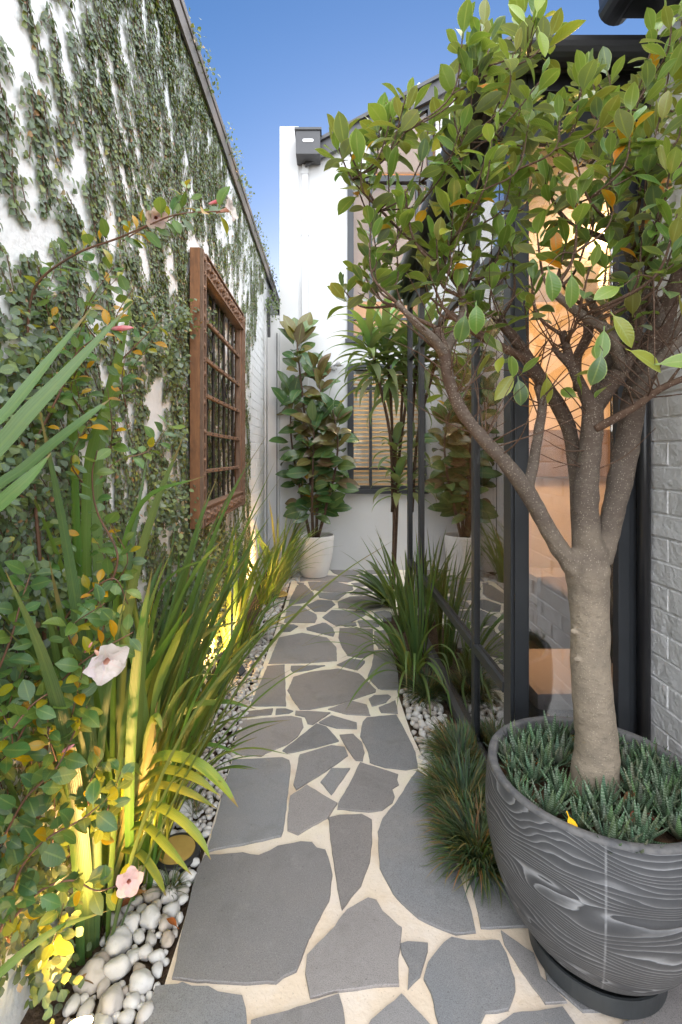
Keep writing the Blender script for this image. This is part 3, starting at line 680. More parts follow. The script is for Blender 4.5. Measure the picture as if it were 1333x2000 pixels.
bx('fascia', 'blackgutter', ge, GX - 0.035, GX + 0.045, Y0 - 0.05, Y1 + 0.08, EZ - 0.041, EZ + 0.018, 0.003)
bx('fascia', 'blackgutter', ge, GX + 0.047, HX + 0.2, Y0 - 0.05, Y0 - 0.002, EZ - 0.043, EZ + 0.018, 0.003)
def half_round(cx, cz, r):
    o = [(cx + r * math.cos(a), cz + r * math.sin(a)) for a in [PI + i * PI / 12 for i in range(13)]]
    return o + [(cx + r * 0.9 * math.cos(a), cz + r * 0.9 * math.sin(a)) for a in [2 * PI - i * PI / 12 for i in range(13)]]
m_ = MB(); m_.prism(half_round(GX - 0.095, EZ + 0.06, 0.06), 1, Y0 - 0.11, Y1 + 0.1); m_.build('gutter', 'blackgutter', ge, smooth=False)
m_ = MB(); m_.prism([(y, z) for y, z in half_round(Y0 - 0.11, EZ + 0.06, 0.06)], 0, GX - 0.03, HX + 0.002); m_.build('gutter', 'blackgutter', ge, smooth=False)
# warm ceiling lamp in the garden room
lp = thing('ceiling_lamp', 'warm lit round ceiling lamp inside the garden room', 'lamp', (1.75, 2.95, EZ - 0.05))
m_ = MB(); m_.lathe([(0.0, -0.045), (0.08, -0.04), (0.11, -0.02), (0.115, 0.0)], (1.75, 2.95, EZ - 0.05), 24); m_.build('diffuser', 'lamp', lp, smooth=True)
def lamp(kind, name, parent, loc, power, color, radius=0.05, **kw):
    l = bpy.data.lights.new(name, kind); l.energy = power; l.color = color
    if kind != 'AREA': l.shadow_soft_size = radius
    for k, v in kw.items(): setattr(l, k, v)
    o = bpy.data.objects.new(name, l); COL.objects.link(o); o.parent = parent; o.location = Vector(loc) - ORG[parent.name]; return o
lamp('POINT', 'bulb', lp, (1.75, 2.95, EZ - 0.3), 11, (1.0, 0.53, 0.23), 0.12)

# ---- rear house
BY = 6.05
rh = thing('rear_house', 'white rendered two storey house with gable roof at the end of the path', 'house', (0.8, BY, -0.03))
def sl_z(x): return 5.21 + 0.53 * (x + 0.126)
# front wall pieces around the two window openings
W1 = (0.215, 1.30, 0.955, 2.53); W2 = (0.215, 1.26, 2.80, 4.84)
bx('wall', 'render', rh, -0.62, -0.385, BY - 0.012, BY + 0.3, -0.03, 5.45, 0.004)
m_ = MB(); m_.prism([(-0.385, -0.03), (0.215, -0.03), (0.215, sl_z(0.215) - 0.14), (-0.19, sl_z(-0.19) - 0.14), (-0.385, 5.0)], 1, BY, BY + 0.2); m_.build('wall', 'render', rh)
bx('wall', 'render', rh, 0.2151, 1.30, BY + 0.001, BY + 0.2, -0.03, W1[2], 0)
bx('wall', 'render', rh, 0.2151, 1.30, BY + 0.001, BY + 0.2, W1[3], W2[2], 0)
m_ = MB(); m_.prism([(0.2151, 4.84), (0.50, 4.84), (0.50, sl_z(0.50) - 0.14), (0.2151, sl_z(0.2151) - 0.14)], 1, BY + 0.001, BY + 0.2); m_.build('wall', 'render', rh)
m_ = MB(); m_.prism([(1.301, -0.03), (4.2, -0.03), (4.2, sl_z(2.4) - 1.1), (2.4, sl_z(2.4) - 0.14), (1.301, sl_z(1.301) - 0.14)], 1, BY + 0.022, BY + 0.2); m_.build('wall', 'render', rh)
for k in range(40):
    z0 = 0.0 + 0.148 * k; x1 = 4.2
    if z0 + 0.14 > sl_z(1.45) - 0.14: x0 = (z0 + 0.3 - 5.21) / 0.53 - 0.126
    else: x0 = 1.302
    if x0 < 3.2: bx('weatherboard', 'trim', rh, max(1.302, x0), x1 if z0 < 5.2 else 2.6, BY - 0.004, BY + 0.02, z0, z0 + 0.140, 0.004)
m_ = MB(); m_.prism([(-0.62, -0.03), (-0.60, -0.03), (-0.60, 5.0), (-0.62, 5.0)], 1, BY + 0.31, BY + 4); m_.build('wall', 'render', rh)
# roof and fascia
def rake(z0, z1, y0, y1, name, mat, xa=-0.30, xb=2.4):
    m = MB(); m.prism([(xa, sl_z(xa) + z0), (xb, sl_z(xb) + z0), (xb, sl_z(xb) + z1), (xa, sl_z(xa) + z1)], 1, y0, y1); return m.build(name, mat, rh)
rake(-0.20, -0.012, BY - 0.09, BY - 0.05, 'fascia', 'greymetal')
rake(-0.155, -0.138, BY - 0.049, BY + 0.0, 'soffit', 'greymetal')
rake(-0.010, 0.035, BY - 0.13, BY + 4.0, 'roof', 'greymetal')
m_ = MB(); m_.prism([(2.4, sl_z(2.4) - 0.01), (5.2, sl_z(2.4) - 1.5), (5.2, sl_z(2.4) - 1.45), (2.4, sl_z(2.4) + 0.035)], 1, BY - 0.13, BY + 4); m_.build('roof', 'greymetal', rh)
# rain water head and pipe
rwh = bx('rainwater_head', 'greymetal', rh, -0.405, -0.115, BY - 0.24, BY - 0.014, 4.97, 5.25, 0.006)
bx('lip', 'greymetal', rwh, -0.42, -0.10, BY - 0.255, BY - 0.014, 5.2505, 5.28, 0.003)
m_ = MB(); m_.prism([(-0.26 + sx * 0.045 + 0.022 * math.cos(a), 5.13 + 0.02 * math.sin(a)) for sx, a in [(1, -PI / 2 + i * PI / 8) for i in range(9)] + [(-1, PI / 2 + i * PI / 8) for i in range(9)]], 1, BY - 0.244, BY - 0.2405); m_.build('overflow_slot', 'trim', rwh)
dp = bx('downpipe', 'render', rh, -0.345, -0.265, BY - 0.045, BY - 0.002, 0.0, 4.968, 0.008)
for z in (1.6, 2.9, 4.1, 4.85): bx('clip', 'render', dp, -0.349, -0.261, BY - 0.048, BY - 0.0015, z, z + 0.03, 0.002)
m_ = MB(); m_.tube([(1.27, 7.0, 5.8), (1.27, 7.0, 6.62)], 0.032, 12); m_.build('vent_pipe', 'trim', rh, smooth=True)
m_ = MB(); m_.lathe([(0.026, 0), (0.036, 0.01), (0.036, 0.06), (0.0, 0.10)], (1.27, 7.0, 6.62), 12); m_.build('vent_cap', 'trim', rh, smooth=True)
# windows
def window(x0, x1, z0, z1, vert, hor, lab):
    w_ = MB(); t = 0.075
    w_.box(x0 + 0.002, x0 + t, BY - 0.03, BY + 0.06, z0 + 0.002, z1 - 0.002); w_.box(x1 - t, x1 - 0.002, BY - 0.03, BY + 0.06, z0 + 0.002, z1 - 0.002)
    w_.box(x0 + t, x1 - t, BY - 0.03, BY + 0.06, z1 - t, z1 - 0.002); w_.box(x0 + t, x1 - t, BY - 0.03, BY + 0.06, z0 + 0.002, z0 + t)
    o = w_.build('window', 'charcoal', rh); o['label'] = lab
    bx('sill', 'charcoal', o, x0 - 0.03, x1 + 0.03, BY - 0.06, BY - 0.031, z0 - 0.02, z0 + 0.03, 0.004)
    xs = [x0 + t] + vert + [x1 - t]; zs = [z0 + t] + hor + [z1 - t]
    for x in vert: bx('mullion', 'charcoal', o, x - 0.017, x + 0.017, BY - 0.02, BY + 0.04, z0 + t, z1 - t, 0.002)
    for z in hor:
        for i in range(len(xs) - 1):
            bx('glazing_bar', 'charcoal', o, xs[i] + (0.018 if i else 0.0005), xs[i + 1] - (0.018 if i < len(xs) - 2 else 0.0005), BY - 0.018, BY + 0.038, z - 0.015, z + 0.015, 0.002)
    for i in range(len(xs) - 1):
        for j in range(len(zs) - 1):
            bx('pane', 'rearglass', o, xs[i] + (0.017 if i else 0), xs[i + 1] - (0.017 if i < len(xs) - 2 else 0), BY + 0.01, BY + 0.015,
               zs[j] + (0.015 if j else 0), zs[j + 1] - (0.015 if j < len(zs) - 2 else 0), 0)
    return o
wl = window(*W1, [0.50, 1.05], [1.24, 2.23], 'charcoal framed lower window with venetian blind')
wu = window(*W2, [0.50, 1.07], [3.08, 4.80], 'tall charcoal framed upper window')
# glazed gable piece above the upper window
m_ = MB(); m_.prism([(0.56, 4.90), (1.20, 4.90), (1.20, sl_z(1.20) - 0.25), (0.56, sl_z(0.56) - 0.25)], 1, BY + 0.01, BY + 0.015); m_.build('gable_pane', 'rearglass', rh)
for a, b in (((0.50, 4.841), (0.56, 4.841)), ((1.20, 4.841), (1.26, 4.841))):
    m_ = MB(); m_.prism([a, b, (b[0], sl_z(b[0]) - 0.21), (a[0], sl_z(a[0]) - 0.21)], 1, BY - 0.03, BY + 0.06); m_.build('gable_frame', 'charcoal', rh)
m_ = MB(); m_.prism([(0.5605, sl_z(0.56) - 0.26), (1.1995, sl_z(1.20) - 0.26), (1.1995, sl_z(1.20) - 0.205), (0.5605, sl_z(0.56) - 0.205)], 1, BY - 0.028, BY + 0.058); m_.build('gable_frame', 'charcoal', rh)
# added panels, coloured peach in place of sunset sky reflected in the upper glass
rb = thing('sky_reflection_panel', 'added peach panel standing in for sky reflection in the tall upper rear window', 'blind', (0.74, BY + 0.11, 4.8))
bx('fabric', 'peach', rb, 0.293, 1.185, BY + 0.10, BY + 0.104, 3.36, 4.77, 0)  # flat added panel, its peach imitates reflected sky
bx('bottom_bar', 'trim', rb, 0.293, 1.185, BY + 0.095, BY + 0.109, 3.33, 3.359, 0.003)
m_ = MB(); m_.tube([(0.293, BY + 0.125, 4.79), (1.185, BY + 0.125, 4.79)], 0.022, 12); m_.build('panel_tube', 'trim', rb, smooth=True)  # tube along the top of the added panel
gb = thing('gable_reflection_panel', 'added peach panel standing in for sky reflection in the sloping gable pane of the rear house', 'blind', (0.88, BY + 0.11, 4.9))
m_ = MB(); m_.prism([(0.565, 4.905), (1.195, 4.905), (1.195, sl_z(1.195) - 0.27), (0.565, sl_z(0.565) - 0.27)], 1, BY + 0.06, BY + 0.064); m_.build('fabric', 'peach', gb)  # sloping added panel, same painted sky reflection
# venetian blind in the lower window
bl = thing('venetian_blind', 'pale slatted venetian blind hanging inside the lower rear window', 'blind', (0.78, BY + 0.14, 2.45))
sm = MB().box(-0.50, 0.50, -0.024, 0.024, -0.0012, 0.0012).mesh('slat', 'slatwhite')
for k in range(26): inst('slat', sm, bl, Matrix.Translation((0.775, BY + 0.075, 1.02 + k * 0.054)) @ Matrix.Rotation(math.radians(50), 4, 'X'))
bx('head_rail', 'trim', bl, 0.27, 1.28, BY + 0.09, BY + 0.15, 2.42, 2.47, 0.003)
# rooms behind the rear windows
for nm, z0, z1, pw, lab in (('lower', 0.0, 2.66, 2.2, 'warm lit ceiling lamp seen behind the lower rear window'), ('upper', 2.68, 5.2, 4, 'warm lit ceiling lamp seen behind the upper rear window')):
    m_ = MB(); a, b, c, d = -0.3, 2.2, BY + 0.21, BY + 2.4
    m_.add([(a, c, z0), (b, c, z0), (b, d, z0), (a, d, z0), (a, c, z1), (b, c, z1), (b, d, z1), (a, d, z1)], [(0, 1, 2, 3), (7, 6, 5, 4), (3, 2, 6, 7), (0, 3, 7, 4), (2, 1, 5, 6)])
    m_.build('room_shell', 'roomwall', rh)
    t_ = thing('ceiling_lamp', lab, 'lamp', (0.9, BY + 1.2, z1 - 0.01)); m_ = MB(); m_.lathe([(0.0, -0.05), (0.1, -0.04), (0.13, 0.0)], (0.9, BY + 1.2, z1 - 0.01), 16); m_.build('diffuser', 'lamp', t_, smooth=True)
    lamp('POINT', 'bulb', t_, (0.9, BY + 1.2, z1 - 0.3), pw, (1.0, 0.80, 0.58) if nm == 'lower' else (1.0, 0.52, 0.28), 0.1)

# ================================================================== THINGS
# ---- carved timber frame on the left wall
FX = -0.695
cf = thing('carved_wooden_frame', 'carved brown timber window frame with iron bars hung on the vine wall', 'wall frame', (FX, 3.3, 1.0))
fy0, fy1, fz0, fz1 = 2.66, 3.98, 1.00, 2.53
def tl(p):       # the frame hangs slightly skewed on the wall
    return p
sw = 0.072
for a in (fy0, fy1 - sw):
    bx('stile', 'teak', cf, FX - 0.065, FX - 0.0105, a, a + sw, fz0, fz1, 0.003); bx('facing', 'carved', cf, FX - 0.010, FX, a + 0.002, a + sw - 0.002, fz0 + 0.002, fz1 - 0.002, 0.002)
bx('rail', 'carved', cf, FX - 0.055, FX - 0.002, fy0 + sw, fy1 - sw, fz1 - 0.13, fz1 - 0.003, 0.003)
bx('rail', 'carved', cf, FX - 0.055, FX - 0.002, fy0 + sw, fy1 - sw, fz0 + 0.01, fz0 + 0.12, 0.003)
for y in (fy0 + sw, fy1 - sw - 0.03): bx('inner_lining', 'carved', cf, FX - 0.05, FX - 0.012, y, y + 0.03, fz0 + 0.121, fz1 - 0.131, 0.003)
def motif(k):
    m = MB(); n = 10; v = [(0.0, 0, 0)]; f = []
    for i in range(n):
        a = 2 * PI * i / n; r = 0.5 * (0.62 + 0.38 * math.cos((2 if k == 0 else 4) * a)); v.append((-0.0, r * math.cos(a) * (1 if k else 0.8), r * math.sin(a) * 1.3 if k == 0 else r * math.sin(a)))
    top = [(0.22, p[1] * 0.7, p[2] * 0.7) for p in v[1:]]; v = v[1:] + top + [(0.30, 0, 0)]
    for i in range(n): j = (i + 1) % n; f += [(i, j, n + j, n + i), (n + i, n + j, 2 * n)]
    return m.add(v, f).mesh('carving', 'carved')
MT = [motif(0), motif(1)]
def cm(y, z, s, k, rot=0): inst('carving', MT[k], cf, Matrix.Translation((FX - 0.0015, y, z)) @ Matrix.Rotation(rot, 4, 'X') @ Matrix.Diagonal((s * 0.9, s, s, 1)))
for y in (fy0 + 0.036, fy1 - 0.036):
    for k in range(19): cm(y, fz0 + 0.06 + k * 0.079, 0.058, k % 2, U(-0.2, 0.2))
for z in (fz1 - 0.066, fz0 + 0.065):
    for k in range(14): cm(fy0 + sw + 0.055 + k * 0.0805, z, 0.085, k % 2, (PI / 2 if k % 2 == 0 else 0))
for y0, y1 in ((fy0 + 0.003, fy0 + 0.012), (fy0 + 0.060, fy0 + 0.069), (fy1 - 0.069, fy1 - 0.060), (fy1 - 0.012, fy1 - 0.003)):
    bx('moulding', 'carved', cf, FX + 0.0005, FX + 0.010, y0, y1, fz0 + 0.01, fz1 - 0.01, 0.002)
for z0 in (fz1 - 0.014, fz1 - 0.128, fz0 + 0.012, fz0 + 0.11): bx('moulding', 'carved', cf, FX - 0.0015, FX + 0.010, fy0 + sw + 0.001, fy1 - sw - 0.001, z0, z0 + 0.010, 0.002)
for z in (2.185, 1.96, 1.75, 1.53, 1.31):
    s = bx('slat', 'carved', cf, FX - 0.040, FX - 0.018, fy0 + sw + 0.03, fy1 - sw - 0.03, z - 0.011, z + 0.011, 0.003)
    m_ = MB()
    for k in range(7):
        m_.lathe([(0.007, 0), (0.006, 0.004), (0.0, 0.006)], (0, 0, 0), 6); base = len(m_.v) - 18
        m_.v[base:] = [(FX - 0.0178 + q[2], fy0 + sw + 0.1 + k * 0.155 + q[0], z + q[1]) for q in m_.v[base:]]
    m_.build('rivets', 'iron', s)
for k in range(7):
    y = fy0 + sw + 0.095 + k * 0.155; r0 = 0.010 if k % 2 == 0 else 0.006
    pts = [(FX - 0.029 - 0.002 * math.sin(i), y + U(-0.003, 0.003), fz0 + 0.122 + i * (fz1 - fz0 - 0.254) / 24) for i in range(25)]
    m_ = MB(); m_.tube([(a - 0.022, b, c) for a, b, c in pts], [r0 * (1 + 0.25 * (i % 2)) for i in range(25)], 6); m_.build('iron_bar', 'iron', cf)
    if k % 3 == 1:
        z = 2.07 if k == 1 else 1.85
        m_ = MB(); m_.tube([(FX - 0.03, y + 0.05 * math.sin(a) * (1 if a < PI else 0.8), z + 0.045 * math.cos(a)) for a in [i * 2 * PI / 14 for i in range(13)]], 0.005, 5); m_.build('iron_scroll', 'iron', cf)

# ---- big grain-textured pot with saucer
PC = (0.75, 1.39)
bp = thing('large_pot', 'large grey pot with wood grain texture holding the tree', 'plant pot', (*PC, 0.0))
prof = [(0.10, 0.05), (0.15, 0.052), (0.195, 0.085), (0.235, 0.14), (0.268, 0.215), (0.288, 0.30), (0.296, 0.38), (0.293, 0.46), (0.288, 0.505)]
sp_ = spline(prof, 4)
m_ = MB(); m_.lathe([(float(a), float(b)) for a, b in sp_], (*PC, 0), 96); m_.f = m_.f[:-1]; m_.build('bowl', 'pot', bp, smooth=True)
m_ = MB(); m_.lathe([(0.2885, 0.505), (0.2878, 0.511), (0.282, 0.5145), (0.268, 0.513), (0.263, 0.508), (0.262, 0.42)], (*PC, 0), 96); m_.f = m_.f[:-2]; m_.build('rim', 'potrim', bp, smooth=True)
m_ = MB(); m_.lathe([(0.165, 0.0), (0.172, 0.004), (0.178, 0.05), (0.178, 0.056), (0.171, 0.056), (0.166, 0.02), (0.0, 0.02)], (PC[0] - 0.005, PC[1] - 0.005, 0.003), 64); m_.build('saucer', 'saucer', bp, smooth=False)
m_ = MB(); v, f = [(*PC, 0.465)], []
for j in range(1, 9):
    for i in range(40):
        a = 2 * PI * i / 40; r = 0.262 * j / 8; v.append((PC[0] + r * math.cos(a), PC[1] + r * math.sin(a), 0.462 + 0.012 * noise.noise(Vector((r * 20 * math.cos(a), r * 20 * math.sin(a), 0)))))
f += [(0, 1 + i, 1 + (i + 1) % 40) for i in range(40)]
for j in range(7): f += [(1 + j * 40 + i, 1 + (j + 1) * 40 + i, 1 + (j + 1) * 40 + (i + 1) % 40, 1 + j * 40 + (i + 1) % 40) for i in range(40)]
m_.add(v, f); m_.build('soil', 'potsoil', bp, smooth=True)

# ---- the tree in the pot
tree = thing('potted_tree', 'multi stemmed tree with glossy green leaves growing in the large grey pot', 'tree', (PC[0], PC[1], 0.46))
def limb(name, mat, pts, n=12, per=6, lump=0.12, seed=0.0, parent=None):
    """pts: photo x, y, distance, radius in photo pixels"""
    w3 = []
    for x, y, d, r in pts: p = P(x, y, d); w3.append((p.x, p.y, p.z, r * d / F))
    q = spline(w3, per); m = MB(); m.tube([a[:3] for a in q], [max(0.001, float(a[3])) for a in q], n, True, lump, seed)
    m.build(name, mat, parent or tree, smooth=True); return q
SK = []
LM = [
 [(1142,1135,1.39,30),(1112,1095,1.385,25),(1080,1050,1.375,21),(1055,1005,1.365,20),(1030,960,1.355,21),(985,900,1.33,18),(940,852,1.31,16),(903,803,1.30,16),(878,745,1.29,15),(868,690,1.28,15),(852,640,1.27,13)],
 [(1032,958,1.357,13),(1043,900,1.37,13),(1053,840,1.385,12),(1060,790,1.40,11),(1050,752,1.41,10)],
 [(1135,1075,1.42,20),(1128,1000,1.44,15),(1124,930,1.45,15),(1118,865,1.46,17),(1102,812,1.46,18),(1068,757,1.45,17),(1036,708,1.44,15),(1005,660,1.43,13),(975,628,1.42,10)],
 [(1152,1095,1.39,36),(1146,1030,1.385,31),(1146,960,1.38,28),(1152,890,1.375,25),(1158,830,1.37,26),(1156,790,1.37,24)],
 [(1158,800,1.37,19),(1138,760,1.36,14),(1122,725,1.36,13),(1108,680,1.355,11),(1098,646,1.35,10)],
 [(1120,722,1.36,9),(1095,695,1.35,8),(1080,676,1.35,7)],
 [(1160,800,1.38,22),(1185,762,1.39,21),(1212,722,1.39,21),(1232,680,1.39,20),(1245,620,1.38,17),(1250,560,1.37,13)],
 [(1170,1095,1.40,32),(1196,1010,1.42,26),(1214,930,1.43,29),(1228,850,1.44,27),(1243,770,1.44,28),(1266,700,1.44,28),(1290,640,1.43,25),(1312,580,1.42,20),(1330,520,1.41,14)],
 [(1163,838,1.35,9),(1200,818,1.33,8),(1240,795,1.31,8),(1290,760,1.29,7),(1345,735,1.27,6)],
 [(1240,770,1.42,13),(1262,735,1.38,11),(1300,690,1.35,10),(1350,650,1.33,8)],
 [(1160,790,1.40,14),(1175,740,1.45,12),(1190,690,1.50,11),(1180,640,1.53,9),(1150,580,1.55,7)],
 [(1130,760,1.40,9),(1128,700,1.45,9),(1150,650,1.48,9),(1140,600,1.50,7)],
 [(1215,720,1.38,12),(1190,650,1.32,11),(1130,610,1.28,9),(1080,570,1.25,7)],
 [(868,690,1.28,11),(845,660,1.24,9),(810,628,1.20,7),(775,590,1.18,5)],
 [(868,690,1.28,11),(890,650,1.33,9),(905,610,1.36,8),(900,550,1.38,6)],
 [(1030,702,1.44,9),(985,680,1.42,8),(935,655,1.39,6),(880,610,1.36,5)],
 [(1290,640,1.43,16),(1270,580,1.38,12),(1240,520,1.33,9),(1210,450,1.29,6)],
 [(1266,700,1.44,16),(1310,650,1.50,13),(1360,600,1.55,10),(1400,520,1.58,7)],
]
TRUNK = [(1160, 1545, 1.39, 50), (1161, 1520, 1.39, 46), (1166, 1460, 1.39, 42), (1160, 1380, 1.39, 40), (1154, 1300, 1.39, 38), (1153, 1220, 1.39, 37), (1150, 1150, 1.39, 40), (1148, 1110, 1.39, 42), (1152, 1075, 1.39, 34), (1155, 1050, 1.39, 24)]
tm = MB()
def w3(pts, per=6):
    o = []
    for x, y, d, r in pts: p = P(x, y, d); o.append((p.x, p.y, p.z, r * d / F))
    return spline(o, per)
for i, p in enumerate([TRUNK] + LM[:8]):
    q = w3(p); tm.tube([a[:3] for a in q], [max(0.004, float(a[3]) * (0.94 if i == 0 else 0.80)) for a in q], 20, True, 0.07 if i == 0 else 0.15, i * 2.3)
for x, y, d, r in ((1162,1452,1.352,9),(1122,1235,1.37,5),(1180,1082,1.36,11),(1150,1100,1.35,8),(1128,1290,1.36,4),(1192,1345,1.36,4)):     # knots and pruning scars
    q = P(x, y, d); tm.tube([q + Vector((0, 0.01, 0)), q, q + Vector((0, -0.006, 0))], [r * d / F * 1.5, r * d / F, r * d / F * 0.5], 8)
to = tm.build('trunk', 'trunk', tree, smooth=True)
rm = to.modifiers.new('remesh', 'REMESH'); rm.mode = 'VOXEL'; rm.voxel_size = 0.0042; rm.use_smooth_shade = True
sm_ = to.modifiers.new('smooth', 'SMOOTH'); sm_.factor = 0.6; sm_.iterations = 6
for i, p in enumerate(LM):
    qq = w3(p) if i < 8 else limb('limb', 'limb' if p[0][3] > 10 else 'twig', p, 12 if p[0][3] > 12 else 8, 6, 0.14, i * 1.7)
    SK += [(Vector(a[:3]), float(a[3])) for a in qq[len(qq) // 2:]]
TL = LeafSet('treeleaf')
tv = {}
greens = [(0.115, 0.21, 0.042), (0.085, 0.165, 0.045), (0.175, 0.27, 0.052), (0.19, 0.195, 0.040), (0.095, 0.155, 0.07), (0.15, 0.185, 0.13)]
for gi, c in enumerate(greens):
    for s_ in range(4): tv[(gi, s_)] = TL.variant(leaf_geo(0.070 + 0.006 * (s_ // 2), 0.035 + 0.006 * (s_ % 2), oval(0.54, 0.9), 7, [0.35, 0.7, 0.1, -0.3][s_], [0.22, 0.35, 0.15, 0.3][s_], 0.014, 0.03, s_), c)
orange = TL.variant(leaf_geo(0.060, 0.030, oval(0.5), 6, 0.6, 0.3, 0.014), (0.62, 0.24, 0.02))
yellow = TL.variant(leaf_geo(0.084, 0.038, oval(0.5), 6, 0.4, 0.3, 0.014), (0.30, 0.33, 0.05))
lime = TL.variant(leaf_geo(0.060, 0.028, oval(0.5), 6, 0.2, 0.3, 0.014), (0.26, 0.36, 0.06))
def shoot(LS, tip, axis, n, space, pick, size, t0=0.3, t1=1.45, up=0.25, sc=(0.8, 1.1)):
    axis = Vector(axis).normalized(); u = axis.orthogonal().normalized(); v = axis.cross(u); a0 = U(0, 6.28)
    for i in range(n):
        a = a0 + i * 2.4 + U(-0.3, 0.3); ti = t0 + (t1 - t0) * (i / max(1, n - 1)) ** 0.8 + U(-0.15, 0.15)
        rad = u * math.cos(a) + v * math.sin(a); p = Vector(tip) - axis * space * i
        d = axis * math.cos(ti) + rad * math.sin(ti) + Vector((0, 0, up if i < n * 0.6 else -0.15))
        nn = axis * math.sin(ti) - rad * math.cos(ti) + rv() * 0.35
        s = U(*sc) * (0.75 + 0.25 * min(1, i / 3))
        k = pick(i, n); LS.put(k, basis(p + rad * 0.012, d, nn, s), size * s)
def tpick(i, n):
    r = R.random()
    if r < 0.016: return orange
    if r < 0.03: return yellow
    return tv[(R.choice([0, 0, 1, 2, 2, 3, 4] if i < n * 0.6 else [0, 1, 4, 5, 5, 3]), R.randrange(4))]
# tip positions: photo x, y, distance
TIPS = []
hand = [(668,255,1.20),(712,300,1.22),(690,345,1.25),(760,215,1.25),(795,190,1.22),(745,245,1.30),(830,300,1.30),(765,320,1.2),(720,420,1.2),(800,400,1.25),(735,500,1.22),(700,520,1.25),(770,470,1.3),(850,460,1.2),(880,380,1.25),(830,250,1.35),
        (900,60,1.22),(945,45,1.25),(930,120,1.2),(905,150,1.3),(1045,15,1.25),(1075,70,1.2),(1010,110,1.2),(980,180,1.25),(1060,150,1.18),(900,240,1.2),(960,260,1.15),(1030,230,1.2),(1090,220,1.15),(1140,140,1.18),(1170,210,1.2),(1120,290,1.15),
        (1290,60,1.2),(1320,30,1.18),(1270,150,1.15),(1310,130,1.12),(1230,220,1.15),(1290,230,1.1),(1330,210,1.1),(1190,290,1.12),(1250,310,1.1),(1320,310,1.08),
        (900,330,1.3),(950,360,1.2),(1010,330,1.25),(1060,350,1.2),(1130,370,1.15),(1200,380,1.12),(1280,390,1.1),(1330,420,1.1),(870,470,1.3),(930,450,1.3),(990,440,1.3),(1050,450,1.25),(1110,450,1.2),(1180,470,1.15),(1250,470,1.15),(1310,480,1.15),
        (830,520,1.25),(900,540,1.3),(960,540,1.35),(1040,540,1.3),(1230,560,1.2),(860,200,1.4),(1380,100,1.2),(1400,250,1.2),(1390,400,1.25),(1420,30,1.3),(1440,330,1.35),(1340,-30,1.3)]
for x, y, d in hand:
    TIPS.append(P(x + U(-8, 8), y + U(-6, 6), d + U(0.0, 0.10)))
    if R.random() < 0.8: TIPS.append(P(x + U(-42, 42), y + U(5, 55), d + U(0.05, 0.22)))
for k in range(24):
    x, y = U(960, 1420), U(90, 480); d = U(1.42, 1.68)
    TIPS.append(P(x, y, d))
for tip in TIPS:
    best = min(SK, key=lambda s: (s[0] - tip).length + max(0, s[0].z - tip.z + 0.15) * 3 + (0.3 if s[0].z > tip.z else 0))
    b = best[0]; h = tip - b; mid = b + h * 0.5 + Vector((-h.x * 0.16, -h.y * 0.12, -abs(h.z) * 0.02)) + rv() * 0.02
    mid = b.lerp(tip, 0.5) + Vector((h.x * 0.18, h.y * 0.18, -0.03)) + rv() * 0.02
    qq = spline([tuple(b), tuple(mid), tuple(tip)], 6); r0 = min(best[1] * 0.5, 0.0050) + 0.0006
    m = MB(); m.tube([a for a in qq], [r0 + (0.0018 - r0) * i / (len(qq) - 1) for i in range(len(qq))], 6, True, 0.15); m.build('twig', 'twig', tree, smooth=True)
    ax = Vector(qq[-1]) - Vector(qq[-4]); ax.normalize(); ax = ax + Vector((0, 0, 0.5))
    shoot(TL, tip, ax, R.randint(7, 11), U(0.009, 0.014), tpick, 0.09, sc=(0.6, 1.12))
    SK.append((Vector(qq[6]), 0.004))
# bare side twigs low in the crown
for k in range(150):
    b = R.choice(SK[:170]); p = b[0]; h = Vector((U(-1, 0.8), U(-0.7, 0.3), U(0.1, 1.0))).normalized() * U(0.08, 0.30)
    m = MB(); m.tube([a for a in spline([tuple(p), tuple(p + h * 0.5 + rv() * 0.02), tuple(p + h)], 4)], [0.0024 - 0.0017 * i / 8 for i in range(9)], 5, True, 0.2); m.build('twig', 'twig', tree, smooth=True)
    if R.random() < 0.15: shoot(TL, p + h, h, 2, 0.02, tpick, 0.09, 0.6, 1.2)
for x, y, d, dx, dz, k in ((1195,640,1.10,-0.2,-1,tv[(0,0)]),(1215,610,1.10,0.5,-0.9,yellow),(1190,690,1.08,-0.3,-1,tv[(4,1)]),(1250,680,1.06,0.9,-0.5,yellow),(1310,705,1.05,1,0.1,tv[(2,2)]),(1225,552,1.12,-1,-0.4,tv[(2,0)]),(938,590,1.18,0,-1,tv[(0,1)]),(915,610,1.2,-0.2,-1,tv[(1,1)]),(1085,520,1.1,0.2,-1,tv[(0,1)]),(1130,530,1.1,0.1,-1,tv[(0,0)]),(1010,730,1.30,-0.6,-0.8,yellow),(1022,740,1.3,0.1,-1,tv[(4,1)]),(1078,735,1.36,0,-1,yellow),(1320,330,1.12,-0.1,-1,orange),(945,150,1.22,0.8,-0.3,orange),(1095,440,1.22,0.1,-1,orange),(1075,500,1.22,1,-0.1,orange),(1060,0,1.18,0.2,1,lime),(1035,20,1.18,-0.6,0.7,lime),(1065,40,1.17,0.3,-1,lime)):
    pp = P(x, y, d) + Vector((0, 0.03, 0)); TL.put(k, basis(pp, (dx, U(-0.3, 0.1), dz), (U(-0.3, 0.3), -1, 0.4), 1.0), 0.2)
    pe = pp - Vector((dx, 0, dz)).normalized() * 0.013; nb_ = min(SK, key=lambda s: (s[0] - pe).length)[0]     # a fine twig back to the wood
    m = MB(); m.tube(spline([tuple(nb_), tuple(nb_.lerp(pe, 0.5) + Vector((0, 0, 0.015))), tuple(pe)], 4), [0.0020 - 0.0011 * i / 8 for i in range(9)], 5, True, 0.2); m.build('twig', 'twig', tree, smooth=True)
TL.finish(tree, limit=300)

